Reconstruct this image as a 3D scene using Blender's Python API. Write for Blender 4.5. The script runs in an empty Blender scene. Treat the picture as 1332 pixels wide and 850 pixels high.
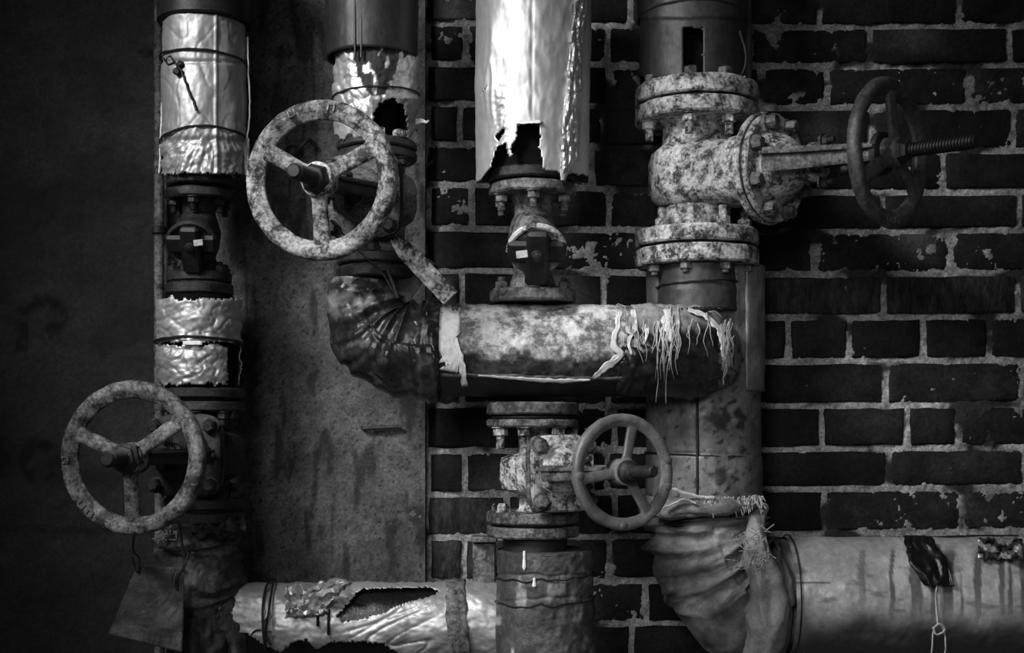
import bpy, math, random
from mathutils import Vector as V, Matrix, noise
random.seed(7)
D = 1700.0            # viewing distance in design units
U = 0.00133           # metres per design unit
HY = 560.0            # eye level row
OFF = V((0, 0, 1.30)) # eye height above the ground
sc = bpy.context.scene

# ------------------------------------------------ camera, world, lights
cd = bpy.data.cameras.new('camera'); cam = bpy.data.objects.new('camera', cd)
sc.collection.objects.link(cam); sc.camera = cam
cam.location = (0, -D*U, OFF.z); cam.rotation_euler = (math.pi/2, 0, 0)
cd.sensor_width = 36; cd.lens = 36*D/1332; cd.shift_y = (HY-425)/1332; cd.clip_start = 0.05
w = bpy.data.worlds.new('world'); sc.world = w; w.use_nodes = True
w.node_tree.nodes['Background'].inputs[0].default_value = (1, 1, 1, 1)
w.node_tree.nodes['Background'].inputs[1].default_value = 0.022

def aim(o, t): o.rotation_euler = (V(t)-o.location).to_track_quat('-Z', 'Y').to_euler()
def area(name, loc, tgt, sx, sy, power, spread=180):
    l = bpy.data.lights.new(name, 'AREA'); l.shape = 'RECTANGLE'; l.size = sx; l.size_y = sy; l.energy = power
    l.spread = math.radians(spread)
    o = bpy.data.objects.new(name, l); sc.collection.objects.link(o); o.location = loc; aim(o, tgt)
def spot(name, loc, tgt, power, size, rad, blend=1.0):
    l = bpy.data.lights.new(name, 'SPOT'); l.energy = power; l.spot_size = math.radians(size); l.spot_blend = blend; l.shadow_soft_size = rad
    o = bpy.data.objects.new(name, l); sc.collection.objects.link(o); o.location = loc; aim(o, tgt)
spot('key_light', (-1.45, -1.75, 2.85), (0.14, 0.0, 1.30), 185, 45, 0.40)  # unseen soft spot from upper left; cone falloff added to darken frame edges
spot('front_light', (-0.45, -2.6, 1.95), (0.16, 0.0, 1.28), 50, 39, 0.40)  # unseen frontal fill, added to brighten the bricks and the centre valve
sc.view_settings.view_transform = 'Standard'; sc.view_settings.look = 'None'
sc.view_settings.gamma = 1; sc.view_settings.exposure = 0.85
try: sc.view_settings.use_curve_mapping = False
except Exception: pass

# ------------------------------------------------ helpers
def W(px, py, y=0.0):
    k = (D+y)/D
    return V(((px-666)*k, y, (HY-py)*k))
def IM(p):
    k = (D+p.y)/D
    return (p.x/k+666, HY-p.z/k)
def R(r, y): return r*(D+y)/D
def to_m(p): return V(p)*U + OFF
def nz(x, y=0.0, z=0.0): return noise.noise(V((x, y, z)))
def fb(x, y=0.0, z=0.0, o=4): return noise.fractal(V((x, y, z)), 1.0, 2.0, o)
def crease(x, y, z=0.0, w=0.07): return math.exp(-(noise.noise(V((x, y, z)))/w)**2)
def clamp(x, a=0.0, b=1.0): return max(a, min(b, x))
def sstep(a, b, x):
    t = clamp((x-a)/(b-a)); return t*t*(3-2*t)
def inpoly(x, y, P):
    r = False; j = len(P)-1
    for i in range(len(P)):
        xi, yi = P[i]; xj, yj = P[j]
        if (yi > y) != (yj > y) and x < (xj-xi)*(y-yi)/(yj-yi)+xi: r = not r
        j = i
    return r

class M:
    def __init__(s): s.v = []; s.f = []; s.a = []
    def add(s, p, a=0.0): s.v.append(V(p)); s.a.append(a); return len(s.v)-1
    def grid(s, nu, nv, fn, closeu=False, mask=None):
        """fn(i,j)->(pos,attr); i along v rows, j around"""
        b = len(s.v)
        for i in range(nv):
            for j in range(nu):
                p, a = fn(i, j); s.add(p, a)
        nj = nu if closeu else nu-1
        for i in range(nv-1):
            for j in range(nj):
                k = (j+1) % nu
                q = (b+i*nu+j, b+i*nu+k, b+(i+1)*nu+k, b+(i+1)*nu+j)
                if mask and mask(sum((s.v[t] for t in q), V((0, 0, 0)))/4): continue
                s.f.append(q)
        return b
    def lathe(s, o, ax, prof, seg=40, jit=0.0, cap=True, jf=0.05, attr=0.0):
        o = V(o); ax = V(ax).normalized(); e1 = ax.orthogonal().normalized(); e2 = ax.cross(e1)
        b = len(s.v); sd = o.x*0.13
        for t, r in prof:
            for j in range(seg):
                th = 2*math.pi*j/seg; d = e1*math.cos(th)+e2*math.sin(th)
                p = o+ax*t+d*r
                if jit: 
                    k = 1 if r > 1 else 0
                    p += (d+ax*0.5)*jit*k*fb(p.x*jf+sd, p.y*jf, p.z*jf)
                s.add(p, attr)
        n = len(prof)
        for i in range(n-1):
            for j in range(seg):
                k = (j+1) % seg
                s.f.append((b+i*seg+j, b+i*seg+k, b+(i+1)*seg+k, b+(i+1)*seg+j))
        if cap:
            s.f.append(tuple(b+j for j in reversed(range(seg))))
            s.f.append(tuple(b+(n-1)*seg+j for j in range(seg)))
    def disc(s, o, ax, t0, t1, r, seg=48, jit=1.2, ch=2.0):
        s.lathe(o, ax, [(t0, r*0.5), (t0, r-ch), (t0+ch, r), (t1-ch, r), (t1, r-ch), (t1, r*0.5)], seg, jit)
    def box(s, c, sx, sy, sz, rot=None, ch=0.0, jit=0.0):
        c = V(c); b = len(s.v); hx, hy, hz = sx/2, sy/2, sz/2
        if ch <= 0:
            P = [(x, y, z) for x in (-hx, hx) for y in (-hy, hy) for z in (-hz, hz)]
            F = [(0, 1, 3, 2), (4, 6, 7, 5), (0, 4, 5, 1), (2, 3, 7, 6), (0, 2, 6, 4), (1, 5, 7, 3)]
        else:   # chamfered box, 24 vertices
            P = []; idx = {}
            for a in (-1, 1):
                for d in (-1, 1):
                    for e in (-1, 1):
                        for k in range(3):
                            q = [a*hx, d*hy, e*hz]
                            for m in range(3):
                                if m != k: q[m] -= (a, d, e)[m]*ch
                            idx[(a, d, e, k)] = len(P); P.append(tuple(q))
            F = []
            S = [(-1, -1), (1, -1), (1, 1), (-1, 1)]
            def key(k, sg, u, v):
                t = [0, 0, 0]; t[k] = sg; t[(k+1) % 3] = u; t[(k+2) % 3] = v; return tuple(t)
            for k in range(3):
                for sg in (-1, 1):
                    q = [idx[key(k, sg, u, v)+(k,)] for u, v in S]
                    F.append(tuple(q if sg > 0 else q[::-1]))
                    
            for k in range(3):      # edges along axis k
                k1, k2 = (k+1) % 3, (k+2) % 3
                for u in (-1, 1):
                    for v in (-1, 1):
                        q = [idx[key(k, -1, u, v)+(k1,)], idx[key(k, 1, u, v)+(k1,)], idx[key(k, 1, u, v)+(k2,)], idx[key(k, -1, u, v)+(k2,)]]
                        F.append(tuple(q))
            for a in (-1, 1):
                for d in (-1, 1):
                    for e in (-1, 1): F.append(tuple(idx[(a, d, e, k)] for k in range(3)))
        for p in P:
            p = V(p)
            if jit: p += V((random.uniform(-jit, jit), random.uniform(-jit, jit)*0.4, random.uniform(-jit, jit)))
            if rot is not None: p = rot @ p
            s.add(c+p)
        for f in F: s.f.append(tuple(b+i for i in f))
    def tube(s, pts, r, seg=8, cap=True, attr=0.0):
        pts = [V(p) for p in pts]; n = len(pts)
        rr = r if isinstance(r, (list, tuple)) else [r]*n
        b = len(s.v); T0 = (pts[1]-pts[0]).normalized(); N = T0.orthogonal().normalized()
        for i in range(n):
            T = (pts[min(i+1, n-1)]-pts[max(i-1, 0)])
            T = T.normalized() if T.length > 1e-6 else T0
            N = (N-T*N.dot(T)).normalized(); B = T.cross(N)
            for j in range(seg):
                th = 2*math.pi*j/seg; s.add(pts[i]+(N*math.cos(th)+B*math.sin(th))*rr[i], attr)
        for i in range(n-1):
            for j in range(seg):
                k = (j+1) % seg; s.f.append((b+i*seg+j, b+i*seg+k, b+(i+1)*seg+k, b+(i+1)*seg+j))
        if cap:
            s.f.append(tuple(b+j for j in reversed(range(seg)))); s.f.append(tuple(b+(n-1)*seg+j for j in range(seg)))
    def loft(s, secs, seg=14, cap=True, e=0.75):
        """secs: (center, axisA, axisB, ra, rb) superellipse sections"""
        b = len(s.v)
        for c, A, B, ra, rb in secs:
            for j in range(seg):
                th = 2*math.pi*j/seg; ct, st = math.cos(th), math.sin(th)
                s.add(V(c)+A*ra*math.copysign(abs(ct)**e, ct)+B*rb*math.copysign(abs(st)**e, st))
        for i in range(len(secs)-1):
            for j in range(seg):
                k = (j+1) % seg; s.f.append((b+i*seg+j, b+i*seg+k, b+(i+1)*seg+k, b+(i+1)*seg+j))
        if cap:
            s.f.append(tuple(b+j for j in reversed(range(seg)))); s.f.append(tuple(b+(len(secs)-1)*seg+j for j in range(seg)))
    def sweep(s, pts, rad, step=3.0, seg=120, disp=None, mask=None, attr=None, closed=True, arc=None):
        P = crom([V(p)for p in pts], step); n = len(P)
        cum = [0.0]
        for i in range(1, n): cum.append(cum[-1]+(P[i]-P[i-1]).length)
        tot = cum[-1]; m = len(rad)
        def radat(t):
            x = t*(m-1); i = min(int(x), m-2); f = x-i; return rad[i]*(1-f)+rad[i+1]*f
        N = V((0, -1, 0)); fr = []
        for i in range(n):
            T = (P[min(i+1, n-1)]-P[max(i-1, 0)]).normalized()
            N = (N-T*N.dot(T)).normalized(); fr.append((P[i], N.copy(), T.cross(N)))
        def fn(i, j):
            if arc: th = arc[0]+(arc[1]-arc[0])*j/(seg-1)
            else: th = 2*math.pi*j/seg
            c, N, B = fr[i]; d = N*math.cos(th)+B*math.sin(th); r = radat(cum[i]/tot)
            p = c+d*r
            if disp: p = p+d*disp(cum[i], th, p)
            return p, (attr(p, th, cum[i]) if attr else 0.0)
        s.grid(seg, n, fn, closeu=(arc is None), mask=mask)

def crom(pts, step):
    out = []
    if len(pts) == 2:
        n = max(1, int((pts[1]-pts[0]).length/step)); return [pts[0].lerp(pts[1], i/n) for i in range(n+1)]
    Q = [pts[0]*2-pts[1]]+pts+[pts[-1]*2-pts[-2]]
    for i in range(1, len(Q)-2):
        a, b, c, d = Q[i-1], Q[i], Q[i+1], Q[i+2]
        n = max(1, int((c-b).length/step))
        for k in range(n):
            t = k/n
            out.append(0.5*((2*b)+(c-a)*t+(2*a-5*b+4*c-d)*t*t+(3*b-a-3*c+d)*t**3))
    out.append(pts[-1].copy()); return out

def link_mesh(m, name, mat, solid=0.0, sharp=38):
    me = bpy.data.meshes.new(name)
    return me
def part(name, m, mat, root=None, solid=0.0, sharp=40, label=None, loc=None):
    """links the collected shape as ONE mesh object; root is the thing's Empty (or a part of it)"""
    base = V(root['_o']) if root else V(loc if loc is not None else (sum((p for p in m.v), V((0, 0, 0)))/len(m.v)))
    me = bpy.data.meshes.new(name)
    me.from_pydata([(p-base)*U for p in m.v], [], m.f)
    at = me.attributes.new('m', 'FLOAT', 'POINT'); at.data.foreach_set('value', m.a)
    me.polygons.foreach_set('use_smooth', [True]*len(me.polygons)); me.update()
    try: me.set_sharp_from_angle(angle=math.radians(sharp))
    except Exception: pass
    me.materials.append(mat)
    o = bpy.data.objects.new(name, me); sc.collection.objects.link(o)
    if root: o.parent = root
    else: o.location = to_m(base)
    o['_o'] = tuple(base)
    if solid:
        md = o.modifiers.new('solid', 'SOLIDIFY'); md.thickness = solid*U; md.offset = -1
    if label: o['label'] = label
    return o
def thing(name, label, cat, at, group=None):
    o = bpy.data.objects.new(name, None); sc.collection.objects.link(o); o.empty_display_size = 0.03
    o.location = to_m(at); o['_o'] = tuple(at); o['label'] = label; o['category'] = cat
    if group: o['group'] = group
    return o
def tag(o, label, cat, group=None):
    o['label'] = label; o['category'] = cat
    if group: o['group'] = group
    return o

# ------------------------------------------------ materials
def mat(name, a, b, scale=30, lo=0.4, hi=0.6, rough=0.6, metal=0.0, bump=0.3, bscale=150, c=None, speck=0.25,
        big=0.5, crough=None, stretch=(1, 1, 1), cracks=0.0, rough2=None, metal2=None, bump2=0.0, b2scale=12, spec=0.5):
    m = bpy.data.materials.new(name); m.use_nodes = True; nt = m.node_tree; N = nt.nodes; L = nt.links
    P = N['Principled BSDF']
    def math_(op, x, y=None, cl=False):
        n = N.new('ShaderNodeMath'); n.operation = op; n.use_clamp = cl
        for i, q in enumerate((x, y)):
            if q is None: continue
            if isinstance(q, (int, float)): n.inputs[i].default_value = q
            else: L.new(q, n.inputs[i])
        return n.outputs[0]
    tc = N.new('ShaderNodeTexCoord'); oi = N.new('ShaderNodeObjectInfo')
    off = N.new('ShaderNodeVectorMath'); off.operation = 'ADD'
    mp = N.new('ShaderNodeMapping'); mp.inputs['Scale'].default_value = stretch
    L.new(tc.outputs['Object'], mp.inputs['Vector']); L.new(mp.outputs[0], off.inputs[0])
    L.new(math_('MULTIPLY', oi.outputs['Random'], 7.0), off.inputs[1])
    def ns(sc_, det=8, ro=0.6, dist=0.0):
        n = N.new('ShaderNodeTexNoise'); n.inputs['Scale'].default_value = sc_; n.inputs['Detail'].default_value = det
        n.inputs['Roughness'].default_value = ro; n.inputs['Distortion'].default_value = dist
        L.new(off.outputs[0], n.inputs['Vector']); return n.outputs[0]
    def rng(x, f0, f1, t0=0.0, t1=1.0):
        n = N.new('ShaderNodeMapRange'); n.inputs[1].default_value = f0; n.inputs[2].default_value = f1
        n.inputs[3].default_value = t0; n.inputs[4].default_value = t1; L.new(x, n.inputs[0]); return n.outputs[0]
    def mix(f, x, y):
        n = N.new('ShaderNodeMix'); n.data_type = 'FLOAT'; L.new(f, n.inputs[0])
        for i, q in ((2, x), (3, y)):
            if isinstance(q, (int, float)): n.inputs[i].default_value = q
            else: L.new(q, n.inputs[i])
        return n.outputs[0]
    n1 = math_('ADD', math_('MULTIPLY', ns(scale, 8, 0.65), 0.62), math_('MULTIPLY', ns(scale*4.3, 6, 0.7), 0.38)); f1 = rng(n1, lo, hi)
    fine = ns(bscale, 6, 0.7); large = ns(max(scale*0.18, 2), 3, 0.5)
    val = mix(f1, a, b)
    at = N.new('ShaderNodeAttribute'); at.attribute_name = 'm'
    if c is not None: val = mix(at.outputs['Fac'], val, c)
    val = math_('MULTIPLY', val, rng(fine, 0.35, 0.65, 1-speck, 1+speck))
    val = math_('MULTIPLY', val, rng(large, 0.35, 0.65, 1-big*0.5, 1+big*0.5))
    h = math_('ADD', math_('MULTIPLY', fine, 0.6), math_('MULTIPLY', f1, 0.35))
    if cracks > 0:
        vo = N.new('ShaderNodeTexVoronoi'); vo.feature = 'DISTANCE_TO_EDGE'; vo.inputs['Scale'].default_value = cracks
        dv = N.new('ShaderNodeVectorMath'); dv.operation = 'ADD'
        nn = N.new('ShaderNodeTexNoise'); nn.inputs['Scale'].default_value = cracks*1.5; L.new(off.outputs[0], nn.inputs['Vector'])
        sc2 = N.new('ShaderNodeVectorMath'); sc2.operation = 'SCALE'; sc2.inputs['Scale'].default_value = 0.6/cracks*1.5
        L.new(nn.outputs[1], sc2.inputs[0]); L.new(off.outputs[0], dv.inputs[0]); L.new(sc2.outputs[0], dv.inputs[1])
        L.new(dv.outputs[0], vo.inputs['Vector'])
        cr = rng(vo.outputs[0], 0.0, 0.035); val = math_('MULTIPLY', val, rng(cr, 0, 1, 0.45, 1.0))
        h = math_('ADD', h, math_('MULTIPLY', cr, 0.8))
    cc = N.new('ShaderNodeCombineColor')
    for i in range(3): L.new(val, cc.inputs[i])
    L.new(cc.outputs[0], P.inputs['Base Color']); P.inputs['Specular IOR Level'].default_value = spec
    rv = rng(n1, lo, hi, rough, rough2 if rough2 is not None else rough)
    if crough is not None: rv = mix(at.outputs['Fac'], rv, crough)
    L.new(rv, P.inputs['Roughness'])
    if metal or metal2:
        mv = rng(n1, lo, hi, metal, metal2 if metal2 is not None else metal)
        if c is not None: mv = math_('MULTIPLY', mv, math_('SUBTRACT', 1.0, at.outputs['Fac']))
        L.new(mv, P.inputs['Metallic'])
    bp = N.new('ShaderNodeBump'); bp.inputs['Strength'].default_value = bump; bp.inputs['Distance'].default_value = 0.002
    L.new(h, bp.inputs['Height'])
    out = bp.outputs[0]
    if bump2 > 0:
        b2 = N.new('ShaderNodeBump'); b2.inputs['Strength'].default_value = bump2; b2.inputs['Distance'].default_value = 0.006
        L.new(ns(b2scale, 4, 0.55, 1.2), b2.inputs['Height']); L.new(out, b2.inputs['Normal']); out = b2.outputs[0]
    L.new(out, P.inputs['Normal'])
    return m
MT = dict(
 brick=mat('fired brick', 0.005, 0.022, 26, 0.38, 0.65, 0.7, 0, 1.0, 160, spec=0.2, c=0.10, speck=0.4, big=1.0, crough=0.9),
 comb=mat('combed brick', 0.005, 0.045, 60, 0.42, 0.66, 0.7, 0, 1.0, 90, spec=0.25, speck=0.4, stretch=(1, 1, 0.4), bump2=0.5, b2scale=60),
 mortar=mat('lime mortar', 0.12, 0.48, 35, 0.35, 0.65, 0.95, 0, 1.0, 220, speck=0.5, big=0.8, c=0.02),
 plaster=mat('dark stained render', 0.013, 0.036, 16, 0.3, 0.7, 0.9, 0, 0.6, 180, c=0.002, speck=0.4, big=0.8),
 concrete=mat('concrete slab', 0.04, 0.13, 40, 0.35, 0.68, 0.9, 0, 1.0, 220, c=0.006, speck=0.45, big=0.7),
 foil=mat('aluminium foil jacket', 0.40, 0.54, 14, 0.3, 0.7, 0.52, 0.65, 0.25, 60, c=0.05, speck=0.08, big=0.25, crough=0.8, bump2=0.10, b2scale=16),
 foilc=mat('crumpled aluminium foil', 0.40, 0.62, 25, 0.3, 0.7, 0.46, 0.7, 0.3, 70, c=0.02, speck=0.1, big=0.3, crough=0.8, bump2=0.45, b2scale=40),
 clad=mat('weathered zinc cladding', 0.03, 0.08, 14, 0.35, 0.65, 0.5, 0.35, 0.35, 140, c=0.02, speck=0.25, big=0.8, stretch=(1, 1, 0.4)),
 cladlight=mat('pale weathered cladding', 0.12, 0.34, 12, 0.38, 0.62, 0.5, 0.3, 0.35, 140, c=0.03, speck=0.25, big=0.8, stretch=(1, 1, 0.5)),
 darkclad=mat('dark oxidised cladding', 0.012, 0.035, 16, 0.35, 0.65, 0.45, 0.3, 0.4, 140, speck=0.3, big=0.8),
 iron=mat('worn painted cast iron', 0.012, 0.45, 40, 0.45, 0.56, 0.7, 0, 0.9, 170, c=0.02, speck=0.5, big=0.7),
 ironpale=mat('flaking white painted iron', 0.025, 0.52, 45, 0.43, 0.54, 0.75, 0, 1.0, 170, c=0.03, speck=0.4, big=0.5),
 irondark=mat('dark rusty cast iron', 0.008, 0.05, 28, 0.42, 0.7, 0.55, 0.2, 0.8, 170, speck=0.4, big=0.8),
 ironmid=mat('rusted grey iron', 0.02, 0.20, 40, 0.42, 0.60, 0.6, 0.1, 0.9, 170, speck=0.45, big=0.8),
 wheel=mat('chipped paint handwheel', 0.012, 0.36, 34, 0.44, 0.54, 0.65, 0, 0.8, 190, speck=0.5, big=0.9),
 wheeldull=mat('weathered handwheel', 0.015, 0.19, 46, 0.43, 0.57, 0.6, 0, 0.7, 190, speck=0.45, big=0.7),
 wheeldark=mat('dark smooth handwheel', 0.035, 0.12, 26, 0.40, 0.60, 0.45, 0.1, 0.5, 190, speck=0.3, big=0.7),
 darkzinc=mat('sooty zinc cladding', 0.014, 0.045, 14, 0.35, 0.65, 0.45, 0.35, 0.35, 140, c=0.02, speck=0.25, big=0.8, stretch=(1, 1, 0.4)),
 wheelsm=mat('smooth grey handwheel', 0.09, 0.20, 14, 0.36, 0.64, 0.45, 0.1, 0.4, 190, speck=0.2, big=0.6),
 black=mat('black painted metal', 0.003, 0.010, 30, 0.4, 0.6, 0.55, 0, 0.5, 150, speck=0.3),
 mattblack=mat('matt near-black', 0.002, 0.006, 30, 0.4, 0.6, 0.9, 0, 0.5, 120, spec=0.1),  # even near-black on inner pipes and insulation behind the jacket openings
 tar=mat('black bitumen', 0.003, 0.008, 30, 0.4, 0.6, 0.3, 0, 0.5, 90, speck=0.3),
 wrap=mat('black plastic bandage', 0.012, 0.05, 16, 0.45, 0.65, 0.24, 0, 0.4, 90, c=0.5, speck=0.3, big=0.8, crough=0.7, bump2=0.2, b2scale=26),
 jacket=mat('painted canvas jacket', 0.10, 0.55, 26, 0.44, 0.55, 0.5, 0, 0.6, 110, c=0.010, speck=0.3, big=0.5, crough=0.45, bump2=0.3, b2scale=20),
 tear=mat('bright torn foil edge', 0.6, 0.85, 30, 0.3, 0.7, 0.6, 0.1, 0.6, 90, speck=0.15),
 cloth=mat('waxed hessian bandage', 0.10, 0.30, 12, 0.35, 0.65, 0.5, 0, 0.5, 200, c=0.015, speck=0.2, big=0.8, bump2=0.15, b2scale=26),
 darkcloth=mat('dark sooty cloth', 0.012, 0.06, 16, 0.4, 0.68, 0.7, 0, 0.7, 150, c=0.12, speck=0.3, big=0.9, bump2=0.6, b2scale=30),
 fibre=mat('pale hemp fibre', 0.25, 0.5, 40, 0.4, 0.6, 0.9, 0, 0.2, 100),
 pipeiron=mat('rough painted iron pipe', 0.02, 0.09, 18, 0.35, 0.65, 0.5, 0.15, 0.9, 120, c=0.4, speck=0.35, big=0.9, cracks=0.0),
 silver=mat('silvered pipe jacket', 0.30, 0.66, 9, 0.34, 0.64, 0.40, 0.5, 0.3, 110, c=0.015, speck=0.15, big=0.8, crough=0.4, bump2=0.2, b2scale=14),
 bright=mat('bright metal tag', 0.35, 0.5, 60, 0.4, 0.6, 0.5, 0.3, 0.5, 200),
)

# ------------------------------------------------ shared pieces
_bm = {}
def hexm(m, z0, z1, r, ch=0.8):
    m.lathe((0, 0, 0), (0, 0, 1), [(z0, r*0.86), (z0+ch, r), (z1-ch, r), (z1, r*0.86)], 6)
def bolt_mesh(kind, r, L, mt):
    key = (kind, round(r, 1), round(L, 1), mt)
    if key in _bm: return _bm[key]
    m = M()
    if kind == 'nut':       # nut on a projecting stud
        m.lathe((0, 0, 0), (0, 0, 1), [(0, r*1.25), (1.2, r*1.25), (1.2, r)], 12)
        hexm(m, 1.2, r*1.2, r); pr = [(0, r*0.62)]; z = r*1.2
        while z < L: pr += [(z, r*0.62), (z+0.8, r*0.54)]; z += 1.6
        pr += [(L, r*0.5)]
        m.lathe((0, 0, 0), (0, 0, 1), pr, 10)
    else:                   # domed hex head
        m.lathe((0, 0, 0), (0, 0, 1), [(0, r), (L*0.7, r), (L, r*0.7)], 6)
        m.lathe((0, 0, 0), (0, 0, 1), [(0, r*1.2), (1.0, r*1.2), (1.2, r)], 12)
    me = bpy.data.meshes.new('bolt'); me.from_pydata([p*U for p in m.v], [], m.f)
    me.polygons.foreach_set('use_smooth', [True]*len(me.polygons)); me.update()
    me.set_sharp_from_angle(angle=math.radians(32)); me.materials.append(MT[mt]); _bm[key] = me; return me
def bolt(root, p, ax, r=8, L=14, kind='head', mt='ironmid', name='bolt'):
    o = bpy.data.objects.new(name, bolt_mesh(kind, r, L, mt)); sc.collection.objects.link(o); o.parent = root
    o.location = (V(p)-V(root['_o']))*U
    q = V(ax).to_track_quat('Z', 'Y'); o.rotation_euler = (q @ Matrix.Rotation(random.uniform(0, 1), 3, 'Z').to_quaternion()).to_euler(); return o
UP = V((0, 0, 1)); DN = V((0, 0, -1))
def bolt_ring(root, c, ax, rad, n, ph, **kw):
    ax = V(ax).normalized(); e2 = (UP-ax*UP.dot(ax)); e2 = V((0, -1, 0)) if e2.length < 0.1 else e2.normalized(); e1 = e2.cross(ax)
    for k in range(n):
        th = math.radians(ph)+2*math.pi*k/n
        bolt(root, V(c)+(e1*math.cos(th)+e2*math.sin(th))*rad, ax, **kw)

def handwheel(root, c, ax, rr, tr, spokes, mt, hub_r=16, dish=10, sw=(11, 9), lugs=(), lugkind='lug', flat=1.0):
    ax = V(ax).normalized(); e2 = (UP-ax*UP.dot(ax)).normalized(); e1 = e2.cross(ax); c = V(c)
    m = M(); ns_, nt_ = 120, 22
    def fn(i, j):
        a = 2*math.pi*i/ns_; t = 2*math.pi*j/nt_; d = e1*math.cos(a)+e2*math.sin(a)
        ct, st = math.cos(t), math.sin(t); e = 0.8
        q_ = math.copysign(abs(ct)**e, ct); h_ = math.copysign(abs(st)**e, st)
        if ct < -.45: q_ *= 1.5; h_ *= .55
        p = c+d*(rr+tr*q_)+ax*(tr*flat*h_)
        k = fb(p.x*.06, p.y*.06, p.z*.06)*0.9
        return p+(d*ct+ax*st)*k, 0.0
    b = len(m.v)
    for i in range(ns_):
        for j in range(nt_):
            p, a = fn(i, j); m.add(p, a)
    for i in range(ns_):
        for j in range(nt_):
            i2, j2 = (i+1) % ns_, (j+1) % nt_
            m.f.append((b+i*nt_+j, b+i*nt_+j2, b+i2*nt_+j2, b+i2*nt_+j))
    wh = part('hand_wheel', m, MT[mt], root)
    for s in spokes:
        a = math.radians(s); d = e1*math.cos(a)+e2*math.sin(a); n = ax.cross(d); m = M(); secs = []
        R0, R1 = hub_r*0.6, rr-tr*0.3
        for k in range(11):
            t = k/10; r = R0+(R1-R0)*t
            wd = sw[1]+(sw[0]-sw[1])*t
            wd += 9*max(0, (t-0.82)/0.18)**2+5*max(0, (0.2-t)/0.2)**2
            secs.append((c+d*r-ax*dish*(1-t)**1.5*(-1), n, ax, wd, sw[1]*0.6))
        m.loft(secs, 16); part('spoke', m, MT[mt], wh)
    m = M(); h = tr*1.1
    m.lathe(c+ax*dish, ax, [(-h*1.4, hub_r*0.9), (-h*1.2, hub_r), (h*0.7, hub_r), (h*0.9, hub_r*0.9), (h, hub_r*0.6)], 32, 1.0); part('hub', m, MT[mt], wh)
    for (a, kind) in lugs:
        a = math.radians(a); d = e1*math.cos(a)+e2*math.sin(a); n = ax.cross(d)
        m = M()
        if kind == 'screw':
            q = c+d*rr+ax*tr*flat*0.92
            m.lathe(q, ax, [(-1, 4.5), (1.2, 4.5), (2.2, 3)], 12, 0); part('screw', m, MT[mt], wh)
        else:
            rot = Matrix((n, d, ax)).transposed()
            q = c+d*rr+ax*tr*flat*0.97
            m.box(q-n*3.5, 2.4, tr*0.9, 3, rot, 0.5); m.box(q+n*3.5, 2.4, tr*0.9, 3, rot, 0.5)
            m.box(q-d*tr*0.4*(1 if kind == 'u' else -1), 8, 2.4, 3, rot, 0.5)
            part('raised_mark', m, MT[mt], wh)
    return wh
def stem(root, c, ax, t0, t1, r, mt='black', thread=True, t_thread=None):
    m = M(); pr = [(t0, r)]; z = t_thread if t_thread is not None else t0
    if thread:
        pr.append((z, r))
        while z < t1-3: pr += [(z, r), (z+1.3, r), (z+2.0, r*0.82), (z+3.0, r*0.82)]; z += 3.8
    pr += [(t1-2, r*0.9), (t1, r*0.7)]
    m.lathe(c, ax, pr, 18); return part('stem', m, MT[mt], root)
def wire(m, pts, r=1.2, step=4, jit=0.8, seg=6):
    P = crom([V(p) for p in pts], step)
    m.tube([p+V((nz(i*.3, p.x), nz(i*.3, p.z, 5), nz(i*.3, 9, p.x)))*jit for i, p in enumerate(P)], r, seg)
def ring_wire(m, cx, y, py_fn, r, wr=1.3, n=60, jit=0.8, a0=0, a1=2*math.pi, mats=None):
    k = (D+y)/D; c = V(((cx-666)*k, y, 0)); pts = []
    for i in range(n+1):
        th = a0+(a1-a0)*i/n
        x = c.x+r*math.sin(th); yy = y-r*math.cos(th)
        pts.append(V((x, yy, (HY-py_fn(math.sin(th)))*k)) + V((0, 0, nz(th*3, cx, 2)*jit*2)))
    m.tube(pts, wr, 6)

# ================================================ SETTING
YB = 130.0            # face of the brick wall
YM = YB+5             # mortar bed
rowsM = [-86, -28, 30, 83, 135, 187, 240, 297, 352, 408, 465, 527, 587, 644, 700, 757, 813, 870, 926]
rowsR = [-76, -20, 36, 87, 141, 198, 252, 302, 358, 414, 471, 529, 585, 637, 695, 755, 811, 868, 924]
def rowy(i, x):
    t = (x-600)/400; y = rowsM[i]*(1-clamp(t))+rowsR[i]*clamp(t)
    if x > 1000: y -= (x-1000)*0.008
    return y
joints = {0: [600, 700, 880, 1000, 1150, 1330], 1: [640, 820, 1066, 1247], 2: [606, 790, 900, 975, 1132, 1313],
 3: [700, 792, 990, 1076, 1259], 4: [598, 785, 880, 975, 1133, 1318], 5: [650, 770, 860, 1050, 1227], 6: [614, 792, 970, 1148, 1326],
 7: [568, 700, 880, 1059, 1237], 8: [601, 785, 970, 1150], 9: [650, 830, 938, 1025, 1105, 1201, 1287], 10: [600, 790, 970, 1152, 1331],
 11: [566, 700, 800, 890, 1069, 1180, 1246], 12: [605, 790, 975, 1156], 13: [558, 660, 800, 900, 1072, 1251],
 14: [603, 700, 793, 975, 1150, 1330], 15: [640, 840, 1010, 1190], 16: [600, 822, 1000, 1180], 17: [650, 790, 980, 1160]}
XL, XR = 545, 1660
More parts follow.
